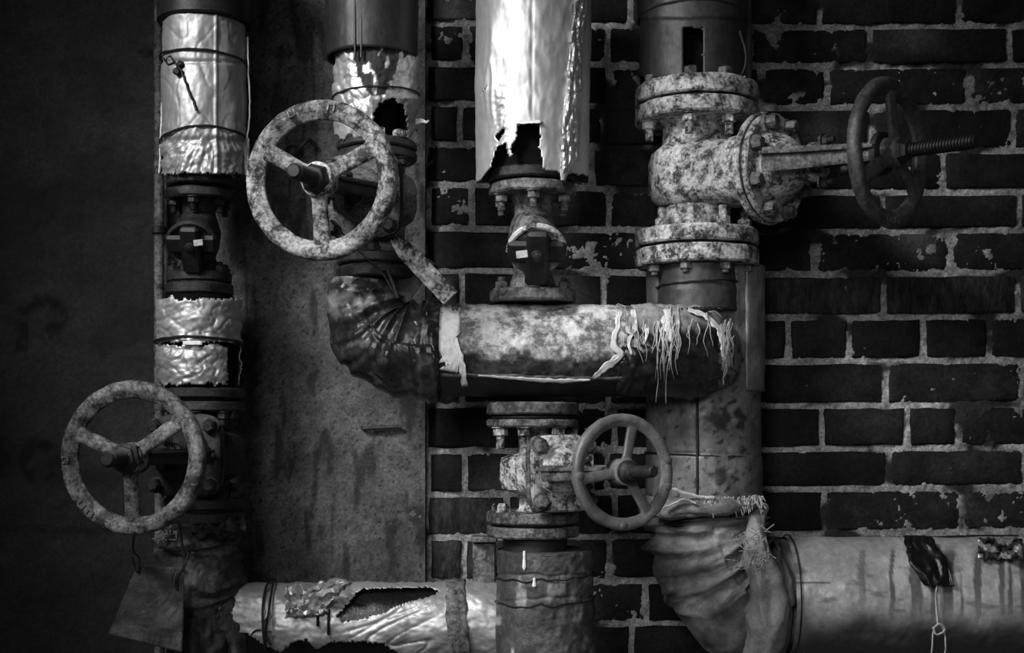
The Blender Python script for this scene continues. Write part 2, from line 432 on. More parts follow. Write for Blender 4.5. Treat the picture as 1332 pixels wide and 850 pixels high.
# mortar bed
m = M(); x0, x1, z0, z1 = W(XL, 0, YM).x, W(XR, 0, YM).x, W(0, 930, YM).z, W(0, -90, YM).z
nx, nzv = 400, 380
def fn(i, j):
    x = x0+(x1-x0)*j/(nx-1); z = z0+(z1-z0)*i/(nzv-1)
    d = fb(x*.05, z*.05, 1)*3.5+fb(x*.2, z*.2, 3)*2.2+max(0, fb(x*.012, z*.014, 8)-0.3)*6+0.8
    return V((x, YM-d-1.0, z)), sstep(0.1, 0.4, fb(x*.01, z*.02, 20))
m.grid(nx, nzv, fn)
wall = part('wall_back', m, MT['mortar'], None, sharp=180); wall['kind'] = 'structure'
m = M(); k = (D+YM)/D
m.box((( (XL+XR)/2-666)*k, YM+50, (z0+z1)/2), x1-x0, 80, z1-z0); part('brickwork_core', m, MT['mortar'], wall)
def brick(xa, xb, ya0, ya1, yb0, yb1, combed):
    """image corners of the face on the wall plane"""
    gap = 4.2; m = M()
    dep = YB+random.uniform(-2.5, 1.5); nu, nv = 9, 5
    sd = random.uniform(0, 50); chip = random.random()
    def edge(u, v):
        top = ya0+(yb0-ya0)*u+gap; bot = ya1+(yb1-ya1)*u-gap
        return xa+gap+(xb-xa-2*gap)*u, top+(bot-top)*v
    us = [0, .03, .15, .3, .45, .6, .75, .9, 1.0] if xb-xa > 40 else [0, .08, .2, .35, .5, .65, .8, .92, 1.0]
    us[-2] = 1-us[1]; vs = [0, .08, .5, .92, 1]
    patch = random.random() < 0.22; pc = (random.uniform(.2, .8), random.uniform(.1, .9))
    def f(i, j):
        u, v = us[j], vs[i]; px, py = edge(u, v)
        e = 0.0
        if i in (0, 4): e += 2.2
        if j in (0, 8): e += 2.2
        jx = nz(px*.07+sd, py*.07)*2.6 if j in (0, 8) else 0
        jy = nz(px*.07, py*.07+sd)*2.4 if i in (0, 4) else 0
        yy = dep+e+nz(px*.03, py*.05, sd)*1.6
        a = 0.0
        if patch: a = clamp(1.0-math.hypot((u-pc[0])*4, (v-pc[1])*1.6))*0.8
        return W(px+jx, py+jy, yy), a
    m.grid(9, 5, f)
    # sides going back into the bed
    b = 0; bd = [j for j in range(9)]+[i*9+8 for i in range(1, 5)]+[36+j for j in range(7, -1, -1)]+[i*9 for i in range(3, 0, -1)]
    nb = [m.add(V((m.v[q].x, YB+22, m.v[q].z)), m.a[q]) for q in bd]
    for q in range(len(bd)):
        r = (q+1) % len(bd); m.f.append((bd[q], nb[q], nb[r], bd[r]))
    return part('brick', m, MT['comb' if combed else 'brick'], wall, sharp=60)
for i in range(len(rowsM)-1):
    js = [XL+ (8 if i % 2 else 12)]+[j for j in joints[i] if j > XL+30]+[XR]
    while js[-1]-js[-2] > 200: js.insert(-1, js[-2]+176+random.randint(-4, 8))
    for a, b in zip(js[:-1], js[1:]):
        comb = (i == 8 and a > 900) or (i in (13, 14) and a < 700)
        brick(a, b, rowy(i, a), rowy(i+1, a), rowy(i, b), rowy(i+1, b), comb)

# concrete slab (middle) and dark rendered wall (left)
YC = 112.0
m = M(); xa, xb = W(203, 0, YC).x, W(553, 0, YC).x; z0, z1 = W(0, 930, YC).z, W(0, -90, YC).z; nu, nv = 120, 330
def fn(i, j):
    x = xa+(xb-xa)*j/(nu-1); z = z0+(z1-z0)*i/(nv-1)
    px, py = IM(V((x, YC, z)))
    d = fb(x*.02, z*.02, 4)*2.0+fb(x*.12, z*.12, 5)*0.8
    # chipped, flaked band and cracks
    band = math.exp(-((py-(690-0.06*(px-300)))/14)**2)*sstep(300, 420, px)
    d -= band*max(0, fb(x*.09, z*.15, 7))*5
    a = 0.0
    st = fb(x*.045, z*.012, 9); a = sstep(0.18, 0.5, st)*0.7
    hx = math.exp(-(((px-322)/26)**2+((py-465)/60)**2)); a = max(a, clamp(hx*1.3*(0.7+fb(x*.08, z*.08, 2))))
    for sx, y0, y1 in ((372, 120, 260), (392, 130, 330), (405, 40, 210), (330, 370, 420), (318, 320, 520)):
        if y0 < py < y1: a = max(a, clamp(1.3-abs(px-sx-(py-y0)*0.04)/1.8)*0.8)
    sp = fb(x*.25, z*.25, 13); 
    if sp > 0.55: a = max(a, 0.9)
    return V((x, YC-d, z)), a
m.grid(nu, nv, fn)
slab = part('wall_middle', m, MT['concrete'], None, sharp=180); slab['kind'] = 'structure'
m = M(); m.box(((xa+xb)/2, YC+43, (z0+z1)/2), xb-xa, 82, z1-z0, None, 1.5); part('slab_core', m, MT['concrete'], slab)
YL = 122.0
m = M(); xa, xb = W(-330, 0, YL).x, W(204, 0, YL).x; nu, nv = 200, 330
def ringmark(px, py, cx, cy, rx, ry, wd, a0=-400, a1=400):
    dx, dy = (px-cx)/rx, (py-cy)/ry; r = math.hypot(dx, dy); an = math.degrees(math.atan2(-dy, dx))
    if not (a0 <= an <= a1): return 0
    return clamp(1.6-abs(r-1)*min(rx, ry)/wd)
def fn(i, j):
    x = xa+(xb-xa)*j/(nu-1); z = z0+(z1-z0)*i/(nv-1); px, py = IM(V((x, YL, z)))
    d = fb(x*.015, z*.015, 24)*3.0+fb(x*.1, z*.1, 25)*0.9
    a = sstep(0.1, 0.55, fb(x*.006, z*.01, 29))*0.5
    q = 0
    q = max(q, ringmark(px, py, 55, 412, 24, 20, 8, -75, 175), ringmark(px, py, 51, 599, 19, 21, 9))
    if abs(px-27) < 8 and 400 < py < 458: q = max(q, 0.9)
    if abs(px-2) < 9 and 570 < py < 620: q = max(q, 0.9)
    if math.hypot((px-190)/11, (py-68)/7) < 1: q = 1
    if abs(py-688-(px*.02)) < 5: q = max(q, 0.5)
    q *= clamp(0.8+fb(x*.06, z*.06, 3))
    return V((x, YL-d, z)), clamp(max(a, q))
m.grid(nu, nv, fn)
wl = part('wall_left', m, MT['plaster'], None, sharp=180); wl['kind'] = 'structure'
m = M(); m.box(((xa+xb)/2, YL+43, (z0+z1)/2), xb-xa, 80, z1-z0); part('render_core', m, MT['plaster'], wl)

# ================================================ THINGS
def pipe_at(cx, r, y): return ((cx-666)*(D+y)/D, y)
def vert(cx, y): k = (D+y)/D; return lambda py: V(((cx-666)*k, y, (HY-py)*k))
def flange(root, cx, y, ytop, ybot, r, mt, jit=1.2, name='flange', seg=56):
    v = vert(cx, y); m = M(); a, b = v(ybot), v(ytop); m.disc(a, UP, 0, (b-a).length, R(r, y), seg, jit, 2.2)
    return part(name, m, MT[mt], root)
def vlathe(root, cx, y, prof, mt, name, seg=44, jit=1.0, solid=0):
    """prof: (image row, radius) from bottom to top"""
    v = vert(cx, y); z0 = v(prof[0][0]); m = M()
    m.lathe(z0, UP, [((v(p)-z0).z, R(r, y)) for p, r in prof], seg, jit); return part(name, m, MT[mt], root, solid)

# ---- vertical rusty channel beside the left pipe
m = M(); a, b = W(207, 0, 100), W(0, 900, 100)
t = thing('conduit', 'thin rusty vertical conduit running up the wall edge behind the leftmost pipe', 'conduit', W(207, 900, 92))
P = [W(207+nz(i*.3)*1.2, 900-i*20, 90) for i in range(50)]
m.tube(P, R(6.5, 90), 14); part('tube', m, MT['ironmid'], t)
for py in (300, 620):
    m = M(); m.lathe(W(207, py, 90), UP, [(-5, 9), (-4, 10), (4, 10), (5, 9)], 16, .5); part('clip', m, MT['irondark'], t)

# ---- P1 upper: leftmost foil wrapped pipe
Y1 = 0.0; c1 = 263
t = thing('foil_wrapped_pipe', 'leftmost upright pipe section in seamed silver foil bound with two wires', 'pipe', W(266, 262, Y1))
vlathe(t, 266, Y1, [(33, 50), (33, 57), (31, 60), (-90, 60), (-90, 50)], 'darkclad', 'outer_sleeve', 56, 0.8)
vlathe(t, 262, Y1, [(240, 38), (-80, 38)], 'mattblack', 'inner_pipe', 40)
m = M(); v = vert(265.5, Y1)
def disp(s, th, p):
    px, py = IM(p); d = 0.0
    front = abs(px-281)
    d += 2.6*math.exp(-(front/1.8)**2)*(1 if p.y < Y1 else 0)                       # seam ridge
    w_ = sstep(150, 190, py)
    # pleats fanning from the seam under the wire
    if p.y < Y1:
        fan = math.atan2(px-281, py-120)*14
        d += w_*1.6*(1-abs(nz(fan*1.3, py*.01, 2))*3)
    d += w_*(fb(px*.06, py*.06, 5)*3.2-1.6*crease(px*.07, py*.07, 8))+fb(px*.03, py*.02, 3)*1.6-.8*crease(px*.03, py*.02, 12, .03)
    d -= 2.2*math.exp(-((py-80)/2.5)**2)+3.0*math.exp(-((py-182)/4)**2)
    d += fb(px*.07, py*.03, 31)*1.0
    return d
def mask(p):
    px, py = IM(p); return py > 226+fb(px*.08, 3)*6+2*nz(px*.5)
m.sweep([v(236), v(34)], [R(53, Y1), R(54, Y1), R(53.5, Y1)], 1.9, 200, disp, mask); part('foil_jacket', m, MT['foil'], t, 1.0, 180)
m = M(); ring_wire(m, 265.5, Y1, lambda s: 80+2*s, 55.5, 1.5); part('binding_wire', m, MT['black'], t); m = M(); ring_wire(m, 265.5, Y1, lambda s: 183-6*(1-s*s)+6*(-s)*0.8, 55.5, 1.5); 
part('binding_wire', m, MT['black'], t)
m = M()
wire(m, [W(215, 80, -30), W(222, 73, -42), W(229, 86, -46), W(234, 79, -50), W(228, 92, -50)], 1.4)
wire(m, [W(213, 76, -30), W(219, 84, -42), W(228, 80, -48)], 1.2)
wire(m, [W(232, 84, -52), W(240, 103, -54), W(247, 122, -56), W(256, 144, -57)], [2.4]*1 and 1.7, 3, 1.8)
m.lathe(W(234, 84, -52), (0, -1, 0), [(-4, 2), (-2, 5), (2, 4.5), (4, 2)], 10, 2); m.lathe(W(231, 94, -53), (0, -1, 0), [(-4, 2), (-2, 4), (2, 4.5), (4, 2)], 10, 2)
part('wire_knot', m, MT['black'], t)
m = M(); wire(m, [W(322, 48, -5), W(323, 90, -8), W(325, 140, -5), W(321, 185, -8)], 1.0); part('loose_wire', m, MT['tear'], t); m = M(); wire(m, [W(212, 90, -5), W(210, 150, -8), W(208, 205, -6), W(207, 225, -5)], 1.2)
part('loose_wire', m, MT['tear'], t)
m = M(); m.grid(5, 5, lambda i, j: (W(318+j*1.6+nz(i, j)*2, 180+i*12+nz(i, j, 2)*2, -8+nz(i*.8, j*.7, 3)*8), 0)); part('foil_scrap', m, MT['foilc'], t, 0.6)
flange(t, 262, Y1, 232, 244, 44, 'irondark'); 

# ---- small dark fittings (strainers) : left and centre
def fitting(name, label, cx, y, ytop, ybot, s, mt, capmt, plate, group=None, fr=44):
    """ytop: underside joint row of upper flange, ybot: bottom of lower flange"""
    h = ybot-ytop; t = thing(name, label, 'strainer', W(cx, ybot, y)); v = vert(cx, y)
    flange(t, cx, y, ytop, ytop+13*s, fr, mt)
    flange(t, cx, y, ybot-14*s, ybot, fr*0.98, mt)
    def q(f): return ytop+h*f
    vlathe(t, cx, y, [(q(.92), 34*s), (q(.84), 27*s), (q(.72), 22*s), (q(.6), 27*s), (q(.45), 30*s), (q(.35), 27*s), (q(.25), 22*s), (q(.14), 24*s), (q(.08), 30*s)], mt, 'body')
    # branch that leans out towards the front, with its bolted cap
    ax = V((0.05, -0.8, -0.5)).normalized(); c = W(cx, q(.36), y); L = 62*s
    m = M(); m.lathe(c, ax, [(0, 26*s), (L*.6, 24*s), (L*.75, 27*s), (L*.8, 31*s), (L, 31*s), (L*1.02, 25*s)], 30, 1); part('branch', m, MT[mt], t)
    m = M(); e = ax; cc = c+ax*L; q0 = ax.to_track_quat('Z', 'Y').to_matrix()
    m.box(cc+ax*8*s+V((0, 0, -6*s)), 25*s, 66*s, 14*s, q0, 4*s); m.box(cc+ax*5*s+V((0, 0, 1*s)), 66*s, 25*s, 12*s, q0, 4*s)
    m.lathe(cc, ax, [(0, 20*s), (8*s, 17*s), (18*s, 8*s), (19*s, 6*s)], 20, .6); cap = part('cap', m, MT[capmt], t)
    m = M(); m.lathe(cc+ax*16*s, ax, [(0, 6*s), (5*s, 6*s), (6*s, 4*s)], 6); part('plug', m, MT['irondark'], cap)
    # arched casting lip over the cap
    lip = M(); u = q0 @ V((0, 1, 0)); r_ = q0 @ V((1, 0, 0))
    up_ = u if u.z > 0 else -u
    pts = [cc+r_*(31*s*math.cos(a))+up_*(30*s*math.sin(a))*(1.0)+ax*3 for a in [math.radians(k) for k in range(-10, 191, 12)]]
    lip.tube(pts, 3.6*s, 8); part('lip', lip, MT['ironpale' if s > 1 else mt], t)
    m = M(); m.box(W(plate[0], plate[1], y-L*.8-27*s), plate[2], 2, plate[3], Matrix.Rotation(-.12, 3, 'Y'), .6); part('maker_plate', m, MT['bright'], t)
    # bolts through both flanges
    for dx, dy in ((-33, -14), (33, -14), (0, -38), (-33, 20), (33, 20)):
        pt = v(ytop+13*s)+V((dx*s*fr/48/s*1.0, dy*fr/48, 0)); pb = v(ybot-14*s)+V((dx*fr/48, dy*fr/48, 0))
        bolt(t, pt, DN, 7.5*max(s, .85), 19*s, 'nut', mt); bolt(t, pb, UP, 7.5*max(s, .85), 14*s, 'nut', mt)
    return t
fitting('strainer', 'small black strainer valve between flanges on the leftmost pipe', 259, Y1, 249, 369, 0.95, 'irondark', 'black', (258, 316, 12, 8), fr=43)

# ---- P1 middle: short foil piece
t = thing('foil_wrapped_pipe', 'short foil wrapped pipe section above the lower left hand wheel', 'pipe', W(262, 500, Y1))
flange(t, 259, Y1, 370, 385, 44, 'irondark')
vlathe(t, 260, Y1, [(506, 44), (386, 44)], 'mattblack', 'inner_pipe', 40)
def mk(py0, py1, rad, seed, xr, mt):
    m = M(); v = vert(259, Y1)
    def disp(s, th, p):
        px, py = IM(p)
        return fb(px*.035, py*.05, seed)*3.2-1.8*crease(px*.05, py*.07, seed)-1.2*crease(px*.09-py*.05, py*.06, seed+5)*sstep(-.2, .2, nz(px*.02, py*.03, seed))
    def mask(p):
        px, py = IM(p); 
        if p.y < Y1+10 and px > xr+nz(py*.2)*4: return True
        return py > py1-2+fb(px*.09, seed)*5 or py < py0+3+fb(px*.07, seed+4)*6
    m.sweep([v(py1+6), v(py0-5)], rad, 1.9, 190, disp, mask); part('foil_jacket', m, MT[mt], t, 1.0, 180)
mk(386, 447, [R(54.5, Y1)]*2, 3, 400, 'foil'); mk(446, 502, [R(50, Y1), R(55, Y1), R(53, Y1)], 11, 296, 'foilc')
m = M(); ring_wire(m, 259, Y1, lambda s: 446-4*(1-s*s), 56, 1.8); part('binding_wire', m, MT['black'], t)
m = M(); m.grid(8, 6, lambda i, j: (W(238+j*3.6, 444+i*1.0, -57-nz(i, j)*1), 0)); part('foil_fold', m, MT['tear'], t, .8)

# ---- big front-facing gate valves (left lower, left upper)
def gate_valve(label, cx, y, zc, ftop, fbot, fr, tilt, wheel_s, rr, tr, spokes, mt, bodymt, lugs, dz=0.0, tip=70, bs=1.0, wmt='wheel', grp=None, oval=None):
    c = W(cx, zc, y); t = thing('gate_valve', label, 'valve', W(cx, fbot[1], y), grp)
    ax = V((math.sin(math.radians(tilt)), -math.cos(math.radians(tilt)), dz)).normalized()
    for f0, f1 in ftop[0:2]: flange(t, cx, y, f0, f1, fr, bodymt)
    for f0, f1 in (fbot if isinstance(fbot[0], tuple) else ()): flange(t, cx, y, f0, f1, fr, bodymt)
    return t, c, ax
def valve(label, cx, y, zc, upper, lower, fr, tilt, ws, rr, tr, spokes, wmt, bodymt, lugs, dz, tip, neck, bar, bonnet_s, bonnet_r, barmt=None, flmt=None, stemr=9, hub=17, sq=None, dish=8, stemmt='black', armmt=None):
    low = lower[-1][1]; t = thing('gate_valve', label, 'valve', W(cx, low, y)); c = W(cx, zc, y)
    ax = V((math.sin(math.radians(tilt)), -math.cos(math.radians(tilt)), dz)).normalized()
    e2 = (UP-ax*UP.dot(ax)).normalized(); e1 = e2.cross(ax)
    flmt = flmt or bodymt; barmt = barmt or bodymt
    for a, b in upper+lower: flange(t, cx, y, a, b, fr, flmt)
    # dark gasket between each pair of flanges
    for grp_ in (upper, lower):
        if len(grp_) > 1: flange(t, cx, y, grp_[0][1], grp_[1][0], fr*.9, 'black', .3, 'gasket')
    ut, lt = upper[-1][1], lower[0][0]
    vlathe(t, cx, y, [(lt+1, neck*1.25), (lt-5, neck*1.02), (lt-(lt-zc)*.45, neck), (zc+bar*.62, neck*1.04), (zc+bar*.45, bar*.93), (zc+bar*.2, bar), (zc-bar*.3, bar), (zc-bar*.5, bar*.95), (zc-bar*.66, neck*1.03), (ut+(zc-ut)*.3, neck), (ut+5, neck*1.02), (ut-1, neck*1.25)], barmt, 'body', 48, 1.6)
    # barrel from the body to the bonnet joint
    m = M(); secs = []
    for k in range(5):
        s = bonnet_s*k/4; f = k/4
        secs.append((c+ax*s, e1, e2, bar*(.9-.05*f), bar*(.62+.12*f)))
    m.loft(secs, 40); part('barrel', m, MT[barmt], t)
    th = 9*fr/80
    for k, nm in ((0, 'body_flange'), (1, 'bonnet_flange')):
        m = M()
        if sq:
            q0 = c+ax*(bonnet_s+k*(th+2.5)); rr_ = bonnet_r*(1-.03*k)
            m.loft([(q0+ax*z_, e1, e2, rr_*f_, rr_*f_*1.06) for z_, f_ in ((0, .95), (2, 1), (th-2, 1), (th, .95))], 48, e=sq)
        else: m.disc(c+ax*(bonnet_s+k*(th+2.5)), ax, 0, th, bonnet_r*(1-.03*k), 56, 1.6, 2)
        part(nm, m, MT[flmt if k == 0 else barmt], t)
    m = M(); m.disc(c+ax*(bonnet_s+th-.5), ax, 0, 3.5, bonnet_r*.94, 48, .3, .5); part('gasket', m, MT['black'], t)
    top = bonnet_s+2*th+2.5
    m = M(); br = bonnet_r
    m.lathe(c+ax*top, ax, [(-2, br*.72), (3, br*.66), (12*fr/80, br*.58), (24*fr/80, br*.46), (34*fr/80, br*.30), (44*fr/80, br*.27), (50*fr/80, br*.34), (58*fr/80, br*.34), (60*fr/80, br*.2)], 40, 2.4, jf=.04); part('bonnet', m, MT[barmt], t)
    if sq: bolt_ring(t, c+ax*(top), ax, bonnet_r*1.05, 4, 45, r=9, L=11, mt=flmt)
    else: bolt_ring(t, c+ax*(top), ax, bonnet_r*.83, 8, 22, r=8.5*fr/80+.8, L=13*fr/80, mt='ironmid')
    # gland follower with two eye bolts, flat yoke arms, stem, yoke ring
    g = top+58*fr/80
    m = M(); m.lathe(c+ax*g, ax, [(0, br*.2), (3, br*.26), (8, br*.26), (10, br*.18)], 24, .8); m.box(c+ax*(g+4), br*.9, 9, 7, Matrix((e2, e1, ax)).transposed(), 1.5); gl = part('gland', m, MT[flmt], t)
    for s in (-1, 1): bolt(t, c+ax*(g+6)+e2*br*.36*s, ax, 6*fr/80+1, 16*fr/80, 'nut', 'irondark', 'gland_bolt')
    yl = ws-6-(top+14*fr/80)
    for s in (-1, 1):
        m = M(); secs = []
        for k in range(7):
            f = k/6; off = br*(.52*(1-f)**1.2+.27)
            secs.append((c+ax*(top+14*fr/80+yl*f)+e1*off*s*.98, e1, e2, 3.0, br*(.22-.07*f)))
        m.loft(secs, 14)
        m.loft([(q_[0]+e2*q_[4]*.5, e1, e2, br*.15, 2.4) for q_ in secs], 12, e=.4); part('yoke_arm', m, MT[armmt or flmt], t)
    m = M(); m.lathe(c+ax*(ws-14), ax, [(0, br*.3), (2, br*.36), (9, br*.36), (11, br*.3)], 30, .6); part('yoke_ring', m, MT['irondark'], t)
    stem(t, c, ax, top+30*fr/80, ws+tip, stemr, stemmt, True, ws+14)
    m = M(); m.lathe(c+ax*(ws+dish), ax, [(0, stemr*1.9), (12, stemr*1.9), (15, stemr*1.5), (18, stemr*1.45), (20, stemr*1.1)], 6 if stemr > 7 else 20, .3); part('wheel_nut', m, MT[stemmt], t)
    handwheel(t, c+ax*ws, ax, rr, tr, spokes, wmt, hub, dish, lugs=lugs, sw=(tr*1.15, tr*.95))
    return t, c, ax
def vbolts(t, cx, y, row, ax, fr, angs, r=8, L=20, kind='nut', mt='ironmid'):
    v = vert(cx, y)(row)
    for a in angs:
        a = math.radians(a); bolt(t, v+V((math.sin(a), -math.cos(a), 0))*R(fr, y)*.82, ax, r, L, kind, mt)
# A: upper left, bright chipped wheel
YA = -60
A, cA, axA = valve('gate valve with chipped white three spoke hand wheel at upper left', 490, YA, 262, [(186, 197), (199, 211)], [(332, 346), (349, 364)], 52, -13, 190, 80, 8.8, (28, 151, 270), 'wheel', 'ironmid',
      [(112, 'u'), (78, 'n')], -0.05, 80, 36, 52, 44, 50, barmt='ironmid', flmt='irondark', stemr=9, hub=19, sq=.5)
vbolts(A, 490, YA, 211, DN, 52, (-50, 0, 50), 8, 20, mt='irondark'); vbolts(A, 490, YA, 332, UP, 52, (-50, 0, 50), 8, 18, mt='irondark'); vbolts(A, 490, YA, 186, UP, 52, (10, 48), 8, 10, mt='ironpale')
# raised bars cast in the rim
# B: lower left, dull wheel
B, cB, axB = valve('gate valve with speckled grey hand wheel at lower left', 265, Y1, 592, [(506, 519), (523, 536)], [(648, 662), (665, 680)], 53, -11.5, 190, 81.5, 8.4, (36, 158, 270), 'wheeldull', 'irondark',
      [(182, 'u'), (222, 'n'), (232, 'u')], 0.0, 62, 34, 52, 44, 50, flmt='irondark', stemr=10, hub=18, sq=.5)
vbolts(B, 265, Y1, 536, DN, 53, (-50, 0, 45, 70), 8, 18, mt='irondark'); vbolts(B, 265, Y1, 648, UP, 53, (-50, 0, 45, 70), 8, 20, mt='irondark')
# C: centre, small wheel turned to the right
YCV = -60
C, cC, axC = valve('small centre gate valve under the thick horizontal pipe, hand wheel turned right', 693, YCV, 617, [(524, 540), (546, 556)], [(665, 680), (684, 698)], 60, 28, 208, 59.5, 5.8, (75, 187, 305), 'wheelsm', 'ironpale',
      [(12, 'screw'), (-17, 'screw'), (183, 'screw'), (266, 'screw')], 0.04, 62, 18, 43, 62, 45, barmt='ironpale', flmt='ironmid', stemr=7, hub=15, dish=3, stemmt='irondark', sq=.42)
vbolts(C, 693, YCV, 556, DN, 60, (-58, -12, 40, 90), 9, 27, mt='iron'); vbolts(C, 693, YCV, 665, UP, 60, (-50, -5), 8, 11, 'head', 'iron')
# D: right, large valve
YD = 20
Dv, cD, axD = valve('large white painted valve at right, side-on hand wheel and long threaded stem', 906, YD, 232, [(115, 137), (141, 162)], [(302, 322), (326, 348)], 80, 46, 275, 79, 8.2, (90, 212, 330), 'wheeldark', 'ironpale',
      [(262, 'u'), (270, 'n'), (277, 'u')], -0.026, 106, 44, 62, 103, 70, barmt='ironpale', flmt='ironpale', stemr=8.5, hub=17, dish=8, armmt='ironmid')
vbolts(Dv, 906, YD, 162, DN, 80, (-75, -16, 30, 75), 9, 26, 'nut', 'ironpale'); vbolts(Dv, 906, YD, 302, UP, 80, (-50, 22, 60), 9, 24, 'nut', 'ironpale')
vbolts(Dv, 906, YD, 348, DN, 80, (-62, -20, 25, 65), 8, 14, 'nut', 'ironmid'); vbolts(Dv, 906, YD, 115, UP, 80, (-70, -14, 24), 9, 9, 'nut', 'ironmid')

# ---- P1 bottom: sooty cloth elbow
Y1b = -5
t = thing('wrapped_elbow', 'dark elbow bandaged in sooty cloth below the lower left valve', 'pipe elbow', W(262, 850, Y1b))
m = M()
def disp(s, th, p):
    px, py = IM(p)
    return 9*(1-2.2*abs(nz(s*.03+nz(px*.015, py*.015)*.8, th*.3, 4)))-3+fb(px*.04, py*.04, 6)*5-1.5*crease(px*.06, py*.05, 6)
m.sweep([W(268, 682, Y1b), W(262, 700, Y1b), W(258, 745, Y1b), W(264, 790, Y1b), W(285, 812, Y1b), W(330, 815, Y1b)], [40, 52, 56, 58, 54, 50], 2.4, 150, disp,
        attr=lambda p, th, s: sstep(.25, .5, fb(p.x*.03, p.z*.03, 8))*.6)
part('bandage', m, MT['darkcloth'], t, sharp=180)
m = M(); v = vert(262, -5)
m.sweep([W(225, 684, -20), W(262, 690, -40), W(318, 684, -20)], [9, 14, 9], 2.2, 60, lambda s, th, p: fb(p.x*.1, p.z*.1, p.y*.1)*9); 
part('cloth_bunch', m, MT['darkcloth'], t, sharp=180)
m = M()
m.sweep([W(262, 800, -50), W(262, 850, -48), W(262, 930, -46)], [26, 30, 26], 3, 60, lambda s, th, p: fb(p.x*.07, p.z*.03, 3)*8); part('cloth_tail', m, MT['darkcloth'], t, sharp=180)
m = M()
for i in range(34):
    a = random.uniform(0, 6.28); x = random.uniform(205, 236); p = W(x, random.uniform(688, 703), -48); q = p+V((math.cos(a)*8, -3, math.sin(a)*7)); m.tube([p, (p+q)/2+V((1, -2, 1)), q], .7, 4)
o = part('frayed_threads', m, MT['fibre'], t); o['kind'] = 'stuff'
m = M(); wire(m, [W(207, 712, -50), W(235, 716, -62), W(270, 714, -66), W(310, 706, -50)], 1.6); part('binding_wire', m, MT['black'], t)

# ---- hanging flap
YF = -100
t = thing('hanging_flap', 'dark woven flap hung on wires under the lower left hand wheel', 'flap', W(190, 845, YF))
m = M(); TL, TR, BR, BL = (178, 738), (240, 738), (237, 849), (142, 826)
def fn(i, j):
    u, v = j/39, i/39
    x = (TL[0]*(1-u)+TR[0]*u)*(1-v)+(BL[0]*(1-u)+BR[0]*u)*v; y = (TL[1]*(1-u)+TR[1]*u)*(1-v)+(BL[1]*(1-u)+BR[1]*u)*v
    return W(x, y, YF-8*math.sin(u*3.1)-6*v+nz(x*.04, y*.04)*4+0.5*math.sin(x*2.2)*math.sin(y*2.2)), sstep(.0, .5, u-.55+fb(x*.03, y*.02)*.5)*.8
m.grid(40, 40, fn); part('sheet', m, MT['darkcloth'], t, 2.5, 50)
m = M(); wire(m, [W(176, 688, -110), W(173, 715, YF), W(182, 728, YF-2), W(178, 745, YF-8), W(172, 725, YF-6)], 1.3); part('tie_wire', m, MT['black'], t); m = M(); wire(m, [W(233, 680, -60), W(237, 710, YF+10), W(240, 736, YF-4), W(230, 752, YF-9), W(231, 768, YF-9)], 1.8); wire(m, [W(240, 736, YF-4), W(245, 720, YF), W(237, 714, YF)], 1.4)
part('tie_wire', m, MT['black'], t)

# ---- bottom horizontal foil pipe
YP = -5
t = thing('foil_wrapped_pipe', 'torn foil wrapped pipe lying horizontally along the bottom left', 'pipe', W(465, 863, YP))
m = M(); m.sweep([W(270, 812, YP), W(660, 812, YP)], [R(46, YP)]*2, 8, 60, lambda s, th, p: fb(p.x*.03, p.z*.03)*2); part('inner_pipe', m, MT['tar'], t, sharp=180)
wedge = [(438, 802), (452, 786), (470, 766), (560, 764), (572, 770), (560, 776), (520, 787), (500, 797), (470, 806), (447, 810)]
def disp(s, th, p):
    px, py = IM(p)
    return fb(px*.025, py*.04, 41)*3.0-.5*crease(px*.03, py*.06, 3, .04)-2.6*crease((px+py*1.5)*.022, (py+px*.35)*.05, 5, .05)*sstep(430, 470, px)*sstep(600, 550, px)-2.5*math.exp(-((px-353)/3)**2)
def mask(p):
    px, py = IM(p)
    if p.y < YP and inpoly(px+nz(py*.3)*2, py+nz(px*.25)*2.5, wedge): return True
    bot = [(280, 818), (300, 823), (320, 824), (345, 840), (365, 850), (380, 836), (398, 832), (412, 846), (430, 836), (470, 835), (500, 838), (520, 852), (560, 870), (660, 880)]
    yb = next((a[1]+(b[1]-a[1])*(px-a[0])/(b[0]-a[0]) for a, b in zip(bot[:-1], bot[1:]) if a[0] <= px <= b[0]), 820)
    return py > yb+nz(px*.3)*3 and px < 530
m = M(); m.sweep([W(286, 811, YP), W(655, 812, YP)], [R(52, YP), R(54, YP), R(54, YP)], 1.9, 200, disp, mask); part('foil_jacket', m, MT['foil'], t, 1.0, 180)
m = M()   # crumpled foil flap
def fn(i, j):
    u, v = j/18, i/12; x = 371+u*88-v*18*u; y = 762+v*42-u*4+7*math.sin(u*7)*(1-v)-(14*max(0, 1-abs(u-.18)*9) if i < 2 else 0)
    if u > .6: y += (u-.6)*-20+ (1-v)*2; 
    return W(x+random.uniform(-1.8, 1.8), y+nz(x*.1, y*.1)*4+random.uniform(-1.5, 1.5), -58-16*abs(nz(x*.05, y*.06, 2))-random.uniform(0, 7)), 0
m.grid(19, 13, fn, False, lambda p: (lambda q: q[0] > 425 and q[1] > 788-(q[0]-425)*.9)(IM(p))); part('crumpled_flap', m, MT['foilc'], t, .8, 12)
m = M()   # tape band hanging round the pipe
def fn(i, j):
    th = -2.0+i*3.9/50; u = (j/8-.5); k = (D+YP)/D; x = 598+u*26-(math.sin(th))*-6; r = R(56.5, YP)+nz(i*.2, j*.6)*2.0+(1.6 if j in (3, 4) else 0)
    c_ = W(x+(nz(i*.25, 3)*3), 812, YP); return c_+V((0, -r*math.cos(th), -r*math.sin(th))), 0
m.grid(9, 51, fn); part('tape_band', m, MT['ironmid'], t, 1.0, 60)
m = M(); 
